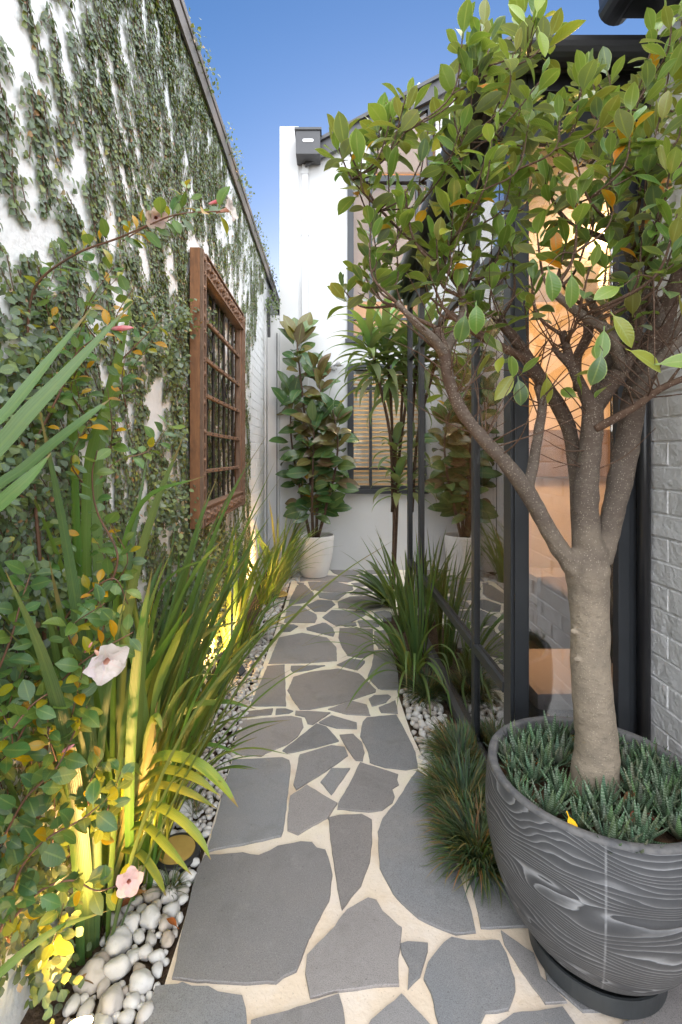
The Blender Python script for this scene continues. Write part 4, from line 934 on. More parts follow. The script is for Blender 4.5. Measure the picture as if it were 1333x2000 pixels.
# ---- zebra succulents in the big pot
ZR = []
for k in range(4):
    m = MB(); 
    for i in range(23):
        ring = i / 23; a = i * 2.4; tilt = 1.30 - 1.0 * ring; L = 0.060 - 0.018 * ring
        g_ = leaf_geo(L * 1.08, 0.0155, lambda t: (1 - t) ** 0.85 + 0.02, 4, -0.45, 0.5)
        d = Vector((math.cos(a) * math.sin(tilt), math.sin(a) * math.sin(tilt), math.cos(tilt))); nn = Vector((-math.cos(a) * math.cos(tilt), -math.sin(a) * math.cos(tilt), math.sin(tilt)))
        mw = basis(Vector((math.cos(a), math.sin(a), 0)) * 0.006, d, nn, U(0.85, 1.15)); m.add([mw @ Vector(p) for p in g_[0]], g_[1], g_[2], jit((0.10, 0.145, 0.075), 0.3))
    ZR.append(m.mesh('zebra_succulent', 'zebra', smooth=True))
pl = []
for t in range(5000):
    a = U(0, 6.28); r = 0.245 * math.sqrt(U(0.0, 1)); p = Vector((PC[0] + r * math.cos(a), PC[1] + r * math.sin(a)))
    if (p - Vector((PC[0], PC[1]))).length < 0.085 or any((p - q).length < 0.054 for q in pl): continue
    pl.append(p)
for p in pl:
    s = U(0.95, 1.5); o = inst('zebra_succulent', R.choice(ZR), None, Matrix.Translation((p.x, p.y, 0.470)) @ Matrix.Rotation(U(0, 6.28), 4, 'Z') @ Matrix.Rotation(U(-0.2, 0.2), 4, 'X') @ Matrix.Diagonal((s, s, s, 1)))
    tag(o, 'small spiky zebra striped succulent rosette in the large grey pot', 'succulent', 'zebra succulents around the tree trunk')

# ---- fallen leaves
def fallen(p, col, size, label, group=None, up=(0, 0, 1), cat='leaf', nm='fallen_leaf'):
    g_ = leaf_geo(size, size * 0.5, oval(0.5, 0.8), 7, U(-0.9, 0.9), U(0.15, 0.6), 0.01, 0.06, U(0, 5)); m = MB(); m.add(g_[0], g_[1], g_[2], col)
    o = inst(nm, m.mesh(nm, 'deadleaf', smooth=True), None, basis(Vector(p), (U(-1, 1), U(-1, 1), U(-0.15, 0.15)), up, 1)); tag(o, label, cat, group)
g_ = leaf_geo(0.038, 0.021, oval(0.5, 0.8), 7, -0.5, 0.3, 0.012, 0.05); m = MB(); m.add(g_[0], g_[1], g_[2], (0.75, 0.47, 0.05))
tag(inst('fallen_leaf', m.mesh('fallen_leaf', 'deadleaf', smooth=True), None, basis(P(1112, 1596, 1.195), (0.15, -0.5, -0.65), (-0.2, -0.8, 0.6))), 'bright yellow fallen leaf lying on the succulents', 'leaf')
for k in range(16):
    a, r = U(0, 6.28), U(0.10, 0.24); fallen((PC[0] + r * math.cos(a), PC[1] + r * math.sin(a), 0.488), jit((0.22, 0.10, 0.045), 0.35), U(0.03, 0.05), 'small dry brown leaf among the succulents in the large pot', 'dry leaves in the large pot')

# ---- white pot and rubber plant at the end of the path
WP = (-0.18, 5.74)
wp = thing('white_pot', 'tall round off white pot at the end of the path', 'plant pot', (*WP, 0))
m_ = MB(); m_.lathe([(float(a), float(b)) for a, b in spline([(0.0, 0.004), (0.135, 0.004), (0.155, 0.03), (0.185, 0.13), (0.212, 0.27), (0.226, 0.42), (0.228, 0.475)], 4)] + [(0.222, 0.480), (0.214, 0.476), (0.212, 0.40)], (*WP, 0), 56); m_.f = m_.f[:-1]; m_.build('bowl', 'whitepot', wp, smooth=True)
m_ = MB(); m_.lathe([(0.0, 0.405), (0.2115, 0.40)], (*WP, 0), 32); m_.build('soil', 'potsoil', wp)
rp = thing('rubber_plant', 'tall rubber plant with large dark oval leaves in the white pot', 'plant', (*WP, 0.40))
RL = LeafSet('rubberleaf'); rvv = []
for c in ((0.045, 0.10, 0.036), (0.060, 0.125, 0.042), (0.090, 0.155, 0.050), (0.15, 0.125, 0.048), (0.13, 0.085, 0.045)):
    for s_ in range(3): rvv.append(RL.variant(leaf_geo(0.31, 0.150 + 0.012 * s_, oval(0.5, 0.85), 8, [0.5, 0.9, 0.2][s_], [0.18, 0.3, 0.25][s_], 0.04, 0.015, s_), c))
ry = RL.variant(leaf_geo(0.22, 0.10, oval(0.5), 8, 0.8, 0.3, 0.04), (0.42, 0.24, 0.04))
stems = [[(612,1050,5.74),(608,960,5.74),(600,860,5.72),(590,760,5.70),(582,690,5.70),(580,655,5.70)],
         [(618,1050,5.72),(622,950,5.68),(630,850,5.64),(628,770,5.62),(612,720,5.62)],
         [(606,1050,5.76),(592,980,5.80),(575,900,5.84),(568,830,5.86),(572,760,5.86)],
         [(622,1050,5.70),(640,980,5.66),(655,920,5.60),(660,860,5.58),(650,800,5.58)],
         [(612,1050,5.70),(610,990,5.60),(612,900,5.52),(615,820,5.50)]]
for st in stems:
    q = spline([tuple(P(*s_)) for s_ in st], 7); m = MB(); m.tube(q, [0.020 - 0.013 * i / (len(q) - 1) for i in range(len(q))], 8, True, 0.2); m.build('stem', 'twig', rp, smooth=True)
    k = 0; acc = 0.0; a0 = U(0, 6)
    for i in range(5, len(q)):
        p = Vector(q[i]); ax = (Vector(q[i]) - Vector(q[i - 1])); nl = R.choice((1, 2, 2)) if i < len(q) - 1 else 3; ax.normalize()
        for j in range(nl):
            k += 1; a = a0 + k * 2.4 + U(-0.8, 0.8); tt = i / (len(q) - 1); ti = U(0.9, 1.55) if tt < 0.85 else U(0.4, 0.9)
            rad = Vector((math.cos(a), math.sin(a) * 0.75, 0)); d = Vector((0, 0, 1)) * math.cos(ti) + rad * math.sin(ti) + Vector((0, -0.1, -0.25 if tt < 0.7 else 0.1))
            nn = Vector((0, -1.1, 0.8)) - rad * 0.4 * math.cos(ti) + rv() * 0.45
            s = U(0.6, 1.05); RL.put(ry if R.random() < 0.03 else R.choice(rvv), basis(p + rad * 0.045 + Vector((0, 0, U(-0.03, 0.03))), d, nn, s), 0.27 * s)
RL.finish(rp, limit=300)

# ---- wall spotlight on the rear wall
sp_o = thing('security_light', 'white twin head security spotlight on the rear wall above the rubber plant', 'spotlight', (0.06, BY - 0.01, 2.52))
m_ = MB(); m_.lathe([(0.045, 0), (0.045, 0.03), (0.0, 0.035)], (0, 0, 0), 16); m_.v = [(0.05 + a, BY - 0.001 - c, 2.50 + b) for a, b, c in m_.v]; m_.build('base', 'trim', sp_o, smooth=False)
for dx, dz in ((-0.5, -0.1), (0.75, 0.15)):
    d = Vector((dx, -0.7, dz)).normalized(); p = Vector((0.05, BY - 0.06, 2.50)); m_ = MB()
    m_.tube([p, p + d * 0.05, p + d * 0.052, p + d * 0.135, p + d * 0.14], [0.012, 0.014, 0.03, 0.046, 0.04], 14); m_.build('lamp_head', 'trim', sp_o, smooth=True)

# ---- things inside the garden room
ot = thing('ottoman', 'grey upholstered ottoman just behind the return window', 'ottoman', (1.1, 2.25, 0.03))
bx('base', 'greyfabric', ot, 0.84, 1.52, 1.99, 2.46, 0.05, 0.36, 0.03); bx('cushion', 'fabric', ot, 0.835, 1.525, 1.985, 2.465, 0.362, 0.44, 0.03)
for x in (0.9, 1.46):
    for y in (2.04, 2.40): bx('foot', 'roomband', ot, x - 0.02, x + 0.02, y - 0.02, y + 0.02, 0.031, 0.049, 0.002)
bd = thing('daybed', 'daybed with mauve knitted throw behind the tree trunk in the garden room', 'bed', (1.95, 3.0, 0.03))
bx('frame', 'roomband', bd, 1.50, 2.4, 2.55, 3.9, 0.10, 0.30, 0.01); bx('mattress', 'fabric', bd, 1.50, 2.4, 2.55, 3.9, 0.302, 0.52, 0.04)
for x in (1.55, 2.35):
    for y in (2.6, 3.85): bx('leg', 'roomband', bd, x - 0.025, x + 0.025, y - 0.025, y + 0.025, 0.031, 0.099, 0.002)
m_ = MB(); v, f = [], []
for i in range(25):
    for j in range(17):
        s = i / 24; y = 2.62 + 0.9 * j / 16; x, z = (1.488 + 0.006 * math.sin(j * 2.2), 0.18 + s * 2 * 0.345) if s < 0.5 else (1.488 + (s - 0.5) * 1.2, 0.532 + 0.004 * math.sin(i * 2.0))
        v.append((x + 0.003 * math.sin(i * 3.1), y, z))
for i in range(24):
    for j in range(16): k = i * 17 + j; f.append((k, k + 1, k + 18, k + 17))
m_.add(v, f); tag(m_.build('knit_throw', 'throw', None, (1.6, 3.0, 0.53), smooth=True), 'mauve knitted throw draped over the daybed in the garden room', 'throw')
c0 = P(1072, 1185, 3.9); c0.z = 0.037
m_ = MB(); m_.tube([(c0.x + 0.17 * math.cos(t * 0.5) * (1 + 0.3 * math.sin(t * 0.21)) + 0.01 * t, c0.y + 0.22 * math.sin(t * 0.5 + 0.3 * math.sin(t * 0.13)) , 0.037 + 0.004 * (1 + math.sin(t))) for t in range(44)], 0.005, 5)
tag(m_.build('cable', 'trim', None, tuple(c0), smooth=True), 'loose coil of thin white cable on the garden room floor', 'cable')

# ---- garden lights in the left bed (lit in the photograph)
WARM = (1.0, 0.52, 0.17)
def spot_fixture(loc, aim, label, power, size=0.9, s=1.0):
    t = thing('garden_spotlight', label, 'spotlight', loc); d = Vector(aim).normalized(); p = Vector(loc) + Vector((0, 0, 0.05 * s))
    m = MB(); m.tube([Vector(loc) + Vector((0, 0, -0.03)), p], 0.008, 8); m.build('spike', 'blackplastic', t)
    m = MB(); m.tube([p - d * 0.035 * s, p - d * 0.03 * s, p + d * 0.045 * s, p + d * 0.046 * s], [0.02 * s, 0.03 * s, 0.038 * s, 0.036 * s], 4); m.build('housing', 'blackplastic', t, bevel=0.002)
    m = MB(); c = p + d * 0.0475 * s; m.tube([c, c + d * 0.002], 0.026 * s, 14); m.build('lens', 'lamp', t)
    l = lamp('SPOT', 'beam', t, c + d * 0.012, power, WARM, 0.03, spot_size=math.radians(125), spot_blend=size); l.rotation_euler = (-d).to_track_quat('Z', 'Y').to_euler()
    return t
spot_fixture(G(470, 1322), (-0.75, 0.25, 0.85), 'black box spotlight in the pebbles lighting the strappy clump on the wall', 15)
spot_fixture(G(535, 1172), (-0.8, 0.1, 0.9), 'small black spotlight in the pebbles near the white pot', 16)
spot_fixture((-0.57, 1.11, 0.0), (-0.12, 0.55, 1.0), 'glowing spotlight at the bottom left corner among large white stones', 7)
spot_fixture((-0.70, 1.72, 0.0), (0.15, -0.45, 1.0), 'spotlight hidden behind the yellow lit strap leaves at the left wall', 7)
c = G(345, 1668)
t_ = thing('inground_light', 'round in ground light with brass coloured face and black rim at path edge', 'garden light', (c.x, c.y, 0.0))
m_ = MB(); m_.lathe([(0.078, -0.03), (0.083, 0.008), (0.080, 0.014), (0.066, 0.016), (0.065, 0.012), (0.0, 0.012)], (c.x, c.y, 0.0), 40); m_.build('rim', 'blackplastic', t_)
m_ = MB(); m_.lathe([(0.064, 0.0125), (0.0635, 0.018), (0.0, 0.020)], (c.x, c.y, 0.0), 40); m_.build('face', 'brass', t_)
c = G(545, 1168)
t_ = thing('path_light_cap', 'flat brass coloured light cap in the pebbles beside the far grass clump', 'garden light', (c.x, c.y, 0.0))
m_ = MB(); m_.lathe([(0.02, -0.02), (0.02, 0.03)], (c.x, c.y, 0.0), 16); m_.build('stake', 'blackplastic', t_)
m_ = MB(); m_.lathe([(0.09, 0.031), (0.092, 0.036), (0.08, 0.048), (0.0, 0.056)], (c.x, c.y, 0.0), 28); m_.build('cap', 'brass', t_, smooth=False)

# ---- pebbles
def pebble_mesh(name, seed, sub, sq=0.7):
    bm = bmesh.new(); bmesh.ops.create_icosphere(bm, subdivisions=sub, radius=1.0); rr = random.Random(seed)
    ax = (1.0, rr.uniform(0.7, 0.95), rr.uniform(sq - 0.12, sq + 0.1)); off = Vector((seed * 3.3, 1.1, 0))
    for v in bm.verts:
        k = 1 + 0.42 * noise.noise(v.co * 0.95 + off) + 0.16 * noise.noise(v.co * 2.2 + off) + 0.05 * noise.noise(v.co * 5 + off)
        c_ = v.co * k; v.co = Vector((c_.x * ax[0], c_.y * ax[1], c_.z * ax[2]))
    me = bpy.data.meshes.new(name); bm.to_mesh(me); bm.free(); me.materials.append(M['pebble']); me.polygons.foreach_set('use_smooth', [True] * len(me.polygons)); return me
PB = [pebble_mesh('pebble', k, 2) for k in range(8)]
BIG = [pebble_mesh('stone', 20 + k, 3, 0.75) for k in range(6)]
placed = []
def rot(): return Matrix.Rotation(U(0, 6.28), 4, 'Z') @ Matrix.Rotation(U(-0.35, 0.35), 4, 'X')
big = [(176,1897,34,'largest pale rounded stone nearest the bottom left corner'),(232,1832,34,'large flat white stone below the fallen brown leaf'),(252,1798,26,'upper grey white stone touching the large flat stone'),(294,1779,25,'round white stone just left of the paving beneath the pink flower'),
       (230,1879,29,'mossy greenish white stone in the middle of the big stones'),(277,1906,29,'smooth broad white stone beside the lower paving edge'),(215,1945,33,'lumpy white stone near the bottom edge'),(328,1822,19,'upright white stone leaning on the largest paving slab'),
       (195,1992,27,'white stone cut by the bottom edge of the picture'),(332,1737,20,'white stone right below the round in ground light'),(305,1705,22,'angular white stone left of the round in ground light'),(360,1575,24,'pale angular stone among leaf litter above the round light'),
       (337,1622,17,'white stone touching the top of the round in ground light'),(140,1950,22,'small white stone beside the bottom left spotlight'),(285,1570,16,'white stone under the yellow lit strap leaves')]
for i, (x, y, r, lab) in enumerate(big):
    p = G(x, y, 0.02); s = 0.84 * r * p.y / F; p.z = s * 0.42 - 0.012
    o = inst('stone', BIG[i % 6], None, Matrix.Translation(p) @ rot() @ Matrix.Diagonal((s, s, s, 1))); tag(o, lab, 'stone'); placed.append((p.x, p.y, s))
c1 = G(345, 1668); placed.append((c1.x, c1.y, 0.085)); placed.append((*WP, 0.15))
cand = []
def strip_r(y): return -0.452 if y < 3.4 else -0.43
def scatter(n, xr, yr, sr, side):
    for t in range(n):
        y = U(*yr); x = U(*xr(y)); s = U(*sr(y))
        if any((x - a) ** 2 + (y - b) ** 2 < (0.72 * (s + q)) ** 2 for a, b, q in placed): continue
        placed.append((x, y, s)); cand.append((x, y, s, side))
scatter(900, lambda y: (-0.66, -0.466), (1.08, 1.75), lambda y: (0.020, 0.030), 0)
scatter(6000, lambda y: (-0.66, -0.458), (1.05, 2.6), lambda y: (0.009, 0.018), 0)
scatter(7500, lambda y: (-0.62 if y < 4.6 else -0.58, -0.455), (2.2, 5.75), lambda y: (0.013, 0.026), 0)
scatter(2600, lambda y: (0.425, 0.62), (2.12, 2.95), lambda y: (0.013, 0.026), 1)
scatter(300, lambda y: (-0.5, -0.36), (5.5, 5.98), lambda y: (0.015, 0.026), 0)
cand.sort(key=lambda c: -c[2] / math.hypot(c[0], c[1]))
LAB = ['small white pebble in the gravel strip along the left path edge', 'small white pebble in the gravel patch beside the right path edge']
GRP = ['pebbles along the left path edge', 'pebbles beside the right path edge']
rest = MB()
for i, (x, y, s, sd_) in enumerate(cand):
    mw = Matrix.Translation((x, y, s * 0.42 - 0.020 + U(0, 0.012))) @ rot() @ Matrix.Diagonal((s, s, s, 1))
    if i < 300: tag(inst('pebble', R.choice(PB), None, mw), LAB[sd_], 'pebble', GRP[sd_])
    else:
        me = R.choice(PB); rest.add([mw @ v.co for v in me.vertices], [tuple(p.vertices) for p in me.polygons])
if rest.v: tag(rest.build('gravel', 'pebble', None, smooth=True), 'mass of smaller white pebbles filling both gravel strips', 'gravel', kind='stuff')

# dry leaves in the bed
for x, y, s in ((280,1755,0.06),(140,1850,0.055),(345,1825,0.04),(390,1530,0.045),(420,1520,0.04),(155,1930,0.05),(330,1560,0.045),(375,1580,0.04),(260,1770,0.05),(200,1800,0.05),(310,1600,0.04)):
    p = G(x, y); fallen((p.x, p.y, 0.022), jit((0.24, 0.11, 0.055), 0.3), s, 'curled dry brown leaf lying among the pebbles of the left bed', 'dry leaves in the left bed')

# ---- strap leaved clumps
GREEN = (0.080, 0.160, 0.038); DARK = (0.058, 0.125, 0.038); LIME = (0.14, 0.22, 0.040); YEL = (0.28, 0.26, 0.04)
def clump(name, label, cat, base, n, Ls, wid, lean, droop, az, col, spread=0.05, group=None, fold=0.3, wob=0.25, mat='strapleaf', yel=0.06):
    t = thing(name, label, cat, (base[0], base[1], -0.02), group)
    for i in range(n):
        a = az[0] + (az[1] - az[0]) * R.random(); r = spread * math.sqrt(R.random()); b = (base[0] + r * math.cos(a) , base[1] + r * 1.4 * math.sin(a), -0.02)
        L = U(*Ls); m = MB(); pts = arch(b, a, U(*lean), L, U(*droop), 6, wob)
        pts = [Vector((max(WX + 0.03, min(GX - 0.03 if b[1] > Y0 and b[1] < Y1 else 9, p.x)), p.y, max(p.z, -0.02 if k == 0 else 0.008))) for k, p in enumerate(pts)]
        s = Vector((-math.sin(a), math.cos(a), 0))
        strap(m, pts, U(*wid), jit(YEL if R.random() < yel else col, 0.2), fold, 0.6, s); m.build('leaf', mat, t, smooth=True)
    return t
FR = (-1.9, 1.3)      # azimuths away from the left wall
clump('strap_leaf_plant', 'tall sword leaved clump at the far left in front of the vine wall', 'plant', (-0.70, 1.45), 14, (0.8, 1.5), (0.020, 0.034), (0.02, 0.38), (0.2, 1.1), (-2.2, 1.8), DARK, 0.09)
clump('strap_leaf_plant', 'tall dark green sword leaved clump left of the carved frame', 'plant', (-0.70, 1.80), 18, (0.7, 1.3), (0.020, 0.032), (0.03, 0.42), (0.3, 1.4), (-2.2, 1.8), DARK, 0.08)
clump('strap_leaf_plant', 'arching green strap leaved clump below the carved frame beside the gravel', 'plant', (-0.67, 2.2), 11, (0.45, 0.85), (0.020, 0.030), (0.05, 0.40), (0.4, 1.3), (-2.0, 1.6), GREEN, 0.06)
clump('strap_leaf_plant', 'low arching green clump overhanging the gravel near the large grey slab', 'plant', (-0.64, 1.92), 10, (0.35, 0.60), (0.018, 0.026), (0.1, 0.5), (0.6, 1.5), FR, GREEN, 0.05)
clump('strap_leaf_plant', 'yellow lit strappy clump right behind the black box spotlight', 'plant', (-0.67, 3.36), 20, (0.55, 1.05), (0.026, 0.042), (0.02, 0.25), (0.2, 0.9), FR, LIME, 0.06)
clump('strap_leaf_plant', 'green arching clump overhanging the pebbles beyond the black box spotlight', 'plant', (-0.62, 3.7), 14, (0.30, 0.55), (0.022, 0.034), (0.1, 0.6), (0.8, 1.7), FR, GREEN, 0.06)
clump('strap_leaf_plant', 'yellow lit grassy clump against the wall near the white pot', 'plant', (-0.63, 4.75), 44, (0.45, 1.0), (0.018, 0.030), (0.05, 0.5), (0.3, 1.4), FR, LIME, 0.12)
clump('strap_leaf_plant', 'dark green grassy clump between the wall and the white pot', 'plant', (-0.58, 5.45), 40, (0.5, 1.05), (0.018, 0.030), (0.03, 0.40), (0.3, 1.2), (-2.4, 1.2), GREEN, 0.10)
clump('strap_leaf_plant', 'short green tuft at the wall under the carved frame', 'plant', (-0.68, 2.75), 12, (0.35, 0.7), (0.020, 0.032), (0.05, 0.45), (0.4, 1.3), FR, DARK, 0.07)
clump('strap_leaf_plant', 'dense tall sword leaved mass filling the left edge behind the climber', 'plant', (-0.71, 1.50), 24, (0.9, 1.6), (0.018, 0.030), (0.02, 0.30), (0.1, 0.8), (-1.6, 2.2), DARK, 0.09)
clump('strap_leaf_plant', 'upright dark sword leaved clump between the far left mass and the carved frame', 'plant', (-0.71, 2.05), 16, (0.8, 1.4), (0.020, 0.032), (0.02, 0.18), (0.1, 0.6), (-2.0, 2.0), DARK, 0.08)
clump('strap_leaf_plant', 'bright green tall strap leaves standing between the climber and the yellow lit plant', 'plant', (-0.64, 1.62), 22, (0.9, 1.5), (0.020, 0.034), (0.02, 0.34), (0.15, 0.9), (-2.3, 1.6), (0.10, 0.19, 0.042), 0.07)
# individually placed sword leaves near the camera at the left edge
big_c = thing('sword_leaf_plant', 'large grey green sword leaves reaching in from the left edge of the picture', 'plant', (-0.62, 0.85, -0.02))
for pts, wd, c in (([(-230,1500,0.80),(-100,1020,0.80),(20,850,0.82),(120,740,0.86),(262,588,0.95)],0.034,(0.105,0.17,0.07)),
                   ([(-230,1500,0.82),(-120,1100,0.82),(0,985,0.84),(60,930,0.86),(100,885,0.9)],0.028,(0.10,0.18,0.05)),
                   ([(-230,1520,0.85),(-60,1030,0.90),(60,905,0.95),(170,815,1.0),(215,780,1.05)],0.026,(0.075,0.14,0.05)),
                   ([(-240,1520,0.80),(-110,960,0.80),(20,800,0.84),(100,700,0.90),(180,600,0.97)],0.026,(0.09,0.15,0.06)),
                   ([(-200,2400,0.95),(-150,2050,0.96),(0,1900,1.0),(110,1815,1.06),(215,1778,1.12)],0.020,(0.12,0.20,0.045))):
    m = MB(); strap(m, [P(*p) for p in pts], wd * 0.9, c, 0.3, 0.55, None, 5, 0.8, rv() * 0.3); m.build('leaf', 'strapleaf', big_c, smooth=True)
# the crinum-like plant with a yellow lit stem and leaves arching over the gravel
cr = thing('crinum_plant', 'yellow lit strap plant with pale stem arching over the round in ground light', 'plant', (-0.60, 1.50, -0.02))
stem = [(205,1745,1.52),(228,1660,1.51),(252,1590,1.50),(275,1530,1.49),(292,1490,1.48)]
for k in range(5):
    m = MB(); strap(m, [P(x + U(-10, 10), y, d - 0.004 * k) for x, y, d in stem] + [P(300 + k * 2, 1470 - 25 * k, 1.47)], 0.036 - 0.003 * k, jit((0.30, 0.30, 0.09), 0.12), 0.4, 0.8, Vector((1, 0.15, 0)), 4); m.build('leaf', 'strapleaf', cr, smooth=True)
for pts, wd in (([(285,1500,1.48),(320,1478,1.45),(380,1490,1.42),(430,1530,1.40),(466,1578,1.38)],0.034),([(275,1525,1.48),(320,1505,1.44),(380,1520,1.40),(430,1555,1.38)],0.028),
                ([(265,1560,1.49),(310,1535,1.46),(370,1550,1.43),(425,1580,1.42)],0.024),([(255,1590,1.49),(300,1575,1.44),(350,1600,1.40),(390,1640,1.37),(412,1680,1.35)],0.028),
                ([(248,1620,1.49),(285,1615,1.44),(330,1660,1.38),(375,1710,1.34)],0.026),([(240,1660,1.49),(275,1670,1.44),(305,1710,1.40),(325,1752,1.36)],0.024),
                ([(280,1510,1.48),(240,1490,1.45),(180,1510,1.42),(100,1525,1.40)],0.026),([(285,1500,1.48),(290,1440,1.47),(305,1400,1.46),(318,1430,1.44)],0.026),
                ([(292,1490,1.48),(300,1420,1.50),(310,1340,1.52),(345,1250,1.52),(380,1195,1.50)],0.028),([(288,1495,1.48),(282,1400,1.52),(262,1290,1.54),(225,1200,1.56)],0.030)):
    m = MB(); strap(m, [P(*p) for p in pts], wd, jit((0.16, 0.22, 0.035), 0.15), 0.35, 0.6, None, 5, 0.8, (0.3, 0, 1.0)); m.build('leaf', 'strapleaf', cr, smooth=True)
# more long arching leaves across the middle of the left side
lg = thing('strap_leaf_plant', 'long thin leaved clump whose blades cross the foot of the carved frame', 'plant', (-0.60, 2.0, -0.02))
for pts, wd in (([(250,1500,1.7),(300,1300,1.68),(380,1120,1.64),(440,1050,1.60)],0.02),([(230,1480,1.6),(250,1200,1.6),(300,1000,1.6),(360,850,1.6)],0.03),([(260,1500,1.7),(290,1250,1.65),(330,1130,1.6),(440,1080,1.55)],0.018),([(220,1480,1.5),(230,1150,1.5),(280,980,1.5),(400,930,1.5)],0.022),
                ([(200,1480,1.5),(190,1000,1.5),(205,800,1.5),(240,640,1.5)],0.03),([(170,1480,1.5),(140,900,1.45),(150,700,1.42),(175,560,1.4)],0.034),([(120,1480,1.4),(90,900,1.38),(75,680,1.36),(66,505,1.34)],0.038),([(180,1480,1.5),(170,950,1.48),(220,760,1.46),(262,560,1.44)],0.03),
                ([(290,1520,1.75),(330,1330,1.72),(400,1240,1.68),(480,1210,1.64)],0.022),([(300,1530,1.8),(350,1400,1.76),(430,1370,1.70),(500,1385,1.66)],0.022),([(310,1560,1.8),(345,1480,1.76),(410,1455,1.7),(480,1480,1.66)],0.02),([(240,1500,1.6),(270,1350,1.58),(330,1250,1.55),(370,1180,1.52)],0.028),
                ([(320,1540,1.85),(370,1430,1.8),(420,1340,1.76),(470,1290,1.72)],0.026),([(300,1540,1.8),(330,1420,1.78),(350,1300,1.76),(360,1200,1.74)],0.028)):
    m = MB(); strap(m, [P(*p) for p in pts], wd, jit(GREEN, 0.25), 0.3, 0.5, None, 5, 0.8, rv() * 0.6); m.build('leaf', 'strapleaf', lg, smooth=True)

# ---- flowering climber (mandevilla) at the left
mv = thing('flowering_climber', 'twining climber with rounded leaves and pale pink trumpet flowers at the left', 'plant', (-0.6, 1.2, -0.02))
SL = LeafSet('softleaf'); svv = []
for c in ((0.065, 0.145, 0.045), (0.085, 0.175, 0.050), (0.055, 0.115, 0.045), (0.12, 0.19, 0.045)):
    for s_ in range(3): svv.append(SL.variant(leaf_geo(0.051, 0.028 + 0.003 * s_, oval(0.48, 0.85), 6, [0.3, 0.7, -0.2][s_], [0.2, 0.35, 0.1][s_], 0.008, 0.03, s_), c))
sor = [SL.variant(leaf_geo(0.046, 0.024, oval(0.5), 6, 0.4, 0.3, 0.008), c) for c in ((0.50, 0.26, 0.02), (0.34, 0.30, 0.03))]
def vine_stem(pts, r, every, sz, orange_p=0.08, skip=0.0):
    q = spline([tuple(P(*p)) for p in pts], 10); m = MB(); m.tube(q, [r * (1 - 0.6 * i / len(q)) for i in range(len(q))], 6, True, 0.15); m.build('stem', 'redstem', mv, smooth=True)
    acc = 0.0
    for i in range(1, len(q)):
        a, b = Vector(q[i - 1]), Vector(q[i]); acc += (b - a).length
        if acc > every and i > len(q) * skip:
            acc = 0; t = (b - a).normalized(); s = t.orthogonal(); s.rotate(Matrix.Rotation(U(0, 6.28), 3, t))
            for sg in (-1, 1):
                d = t * 0.5 + s * sg + Vector((0.15, -0.2, 0.1)); sc = U(0.7, 1.1) * sz
                SL.put(R.choice(sor) if R.random() < orange_p else R.choice(svv), basis(b + s * sg * 0.008, d, Vector((0.35, -0.6, 0.8)) + rv() * 0.5, sc), 0.058 * sc)
vine_stem([(60,900,1.25),(55,700,1.24),(58,600,1.22),(80,545,1.20),(150,495,1.18),(230,465,1.16),(300,435,1.14),(350,418,1.12),(430,412,1.10)], 0.004, 0.022, 0.95, 0.25)
vine_stem([(240,470,1.18),(290,440,1.18),(330,430,1.17),(360,400,1.16),(365,360,1.15)], 0.002, 0.02, 0.8, 0.6)
vine_stem([(90,1500,1.3),(85,1200,1.3),(70,1000,1.28),(60,850,1.26),(50,650,1.25)], 0.006, 0.05, 1.0, 0.1)
vine_stem([(100,1300,1.25),(190,1180,1.25),(230,1090,1.25),(190,1000,1.24),(180,930,1.22),(190,880,1.2)], 0.004, 0.03, 0.9, 0.15, 0.4)
vine_stem([(60,880,1.22),(120,760,1.22),(150,690,1.22),(215,640,1.2),(250,600,1.18)], 0.003, 0.022, 0.8, 0.2)
vine_stem([(10,1500,1.1),(60,1400,1.1),(120,1330,1.1),(180,1280,1.1),(260,1235,1.12)], 0.003, 0.022, 0.95, 0.12)
vine_stem([(0,1650,1.08),(50,1560,1.08),(110,1500,1.08),(150,1420,1.1),(170,1380,1.1)], 0.003, 0.022, 1.05, 0.1)
vine_stem([(0,1820,1.05),(40,1700,1.05),(90,1640,1.06),(160,1600,1.08),(210,1560,1.1)], 0.003, 0.022, 1.05, 0.05)
vine_stem([(20,1800,1.04),(80,1740,1.05),(140,1720,1.06),(190,1740,1.08),(245,1725,1.08)], 0.003, 0.022, 0.9, 0.05)
vine_stem([(-20,1350,1.05),(20,1250,1.05),(40,1180,1.06),(60,1120,1.08)], 0.003, 0.022, 1.0, 0.1)
vine_stem([(-20,1480,1.0),(20,1430,1.0),(60,1380,1.02),(100,1350,1.04)], 0.003, 0.022, 1.05, 0.1)
vine_stem([(100,1250,1.2),(150,1180,1.2),(220,1130,1.2),(250,1180,1.22)], 0.003, 0.022, 0.9, 0.25)
vine_stem([(190,940,1.25),(230,900,1.28),(290,880,1.32),(330,830,1.35)], 0.002, 0.024, 0.8, 0.2)
vine_stem([(240,700,1.3),(270,670,1.3),(300,640,1.32),(320,620,1.34)], 0.002, 0.03, 0.7, 0.3)
for k in range(20):                       # many short leafy side shoots through the bed
    x, y, d = U(-20, 190), U(1180, 1840), U(1.06, 1.28)
    vine_stem([(x, y + 90, d + 0.05), (x + U(-30, 40), y + 30, d), (x + U(-20, 80), y - U(20, 60), d - 0.02)], 0.002, 0.02, U(0.65, 1.0), 0.14)
for k in range(20):
    x, y, d = U(0, 250), U(520, 1150), U(1.2, 1.4)
    vine_stem([(x, y + 80, d + 0.05), (x + U(-30, 40), y + 30, d), (x + U(-20, 70), y - U(20, 50), d - 0.02)], 0.002, 0.022, U(0.6, 0.9), 0.3)
SL.finish(mv, limit=300)
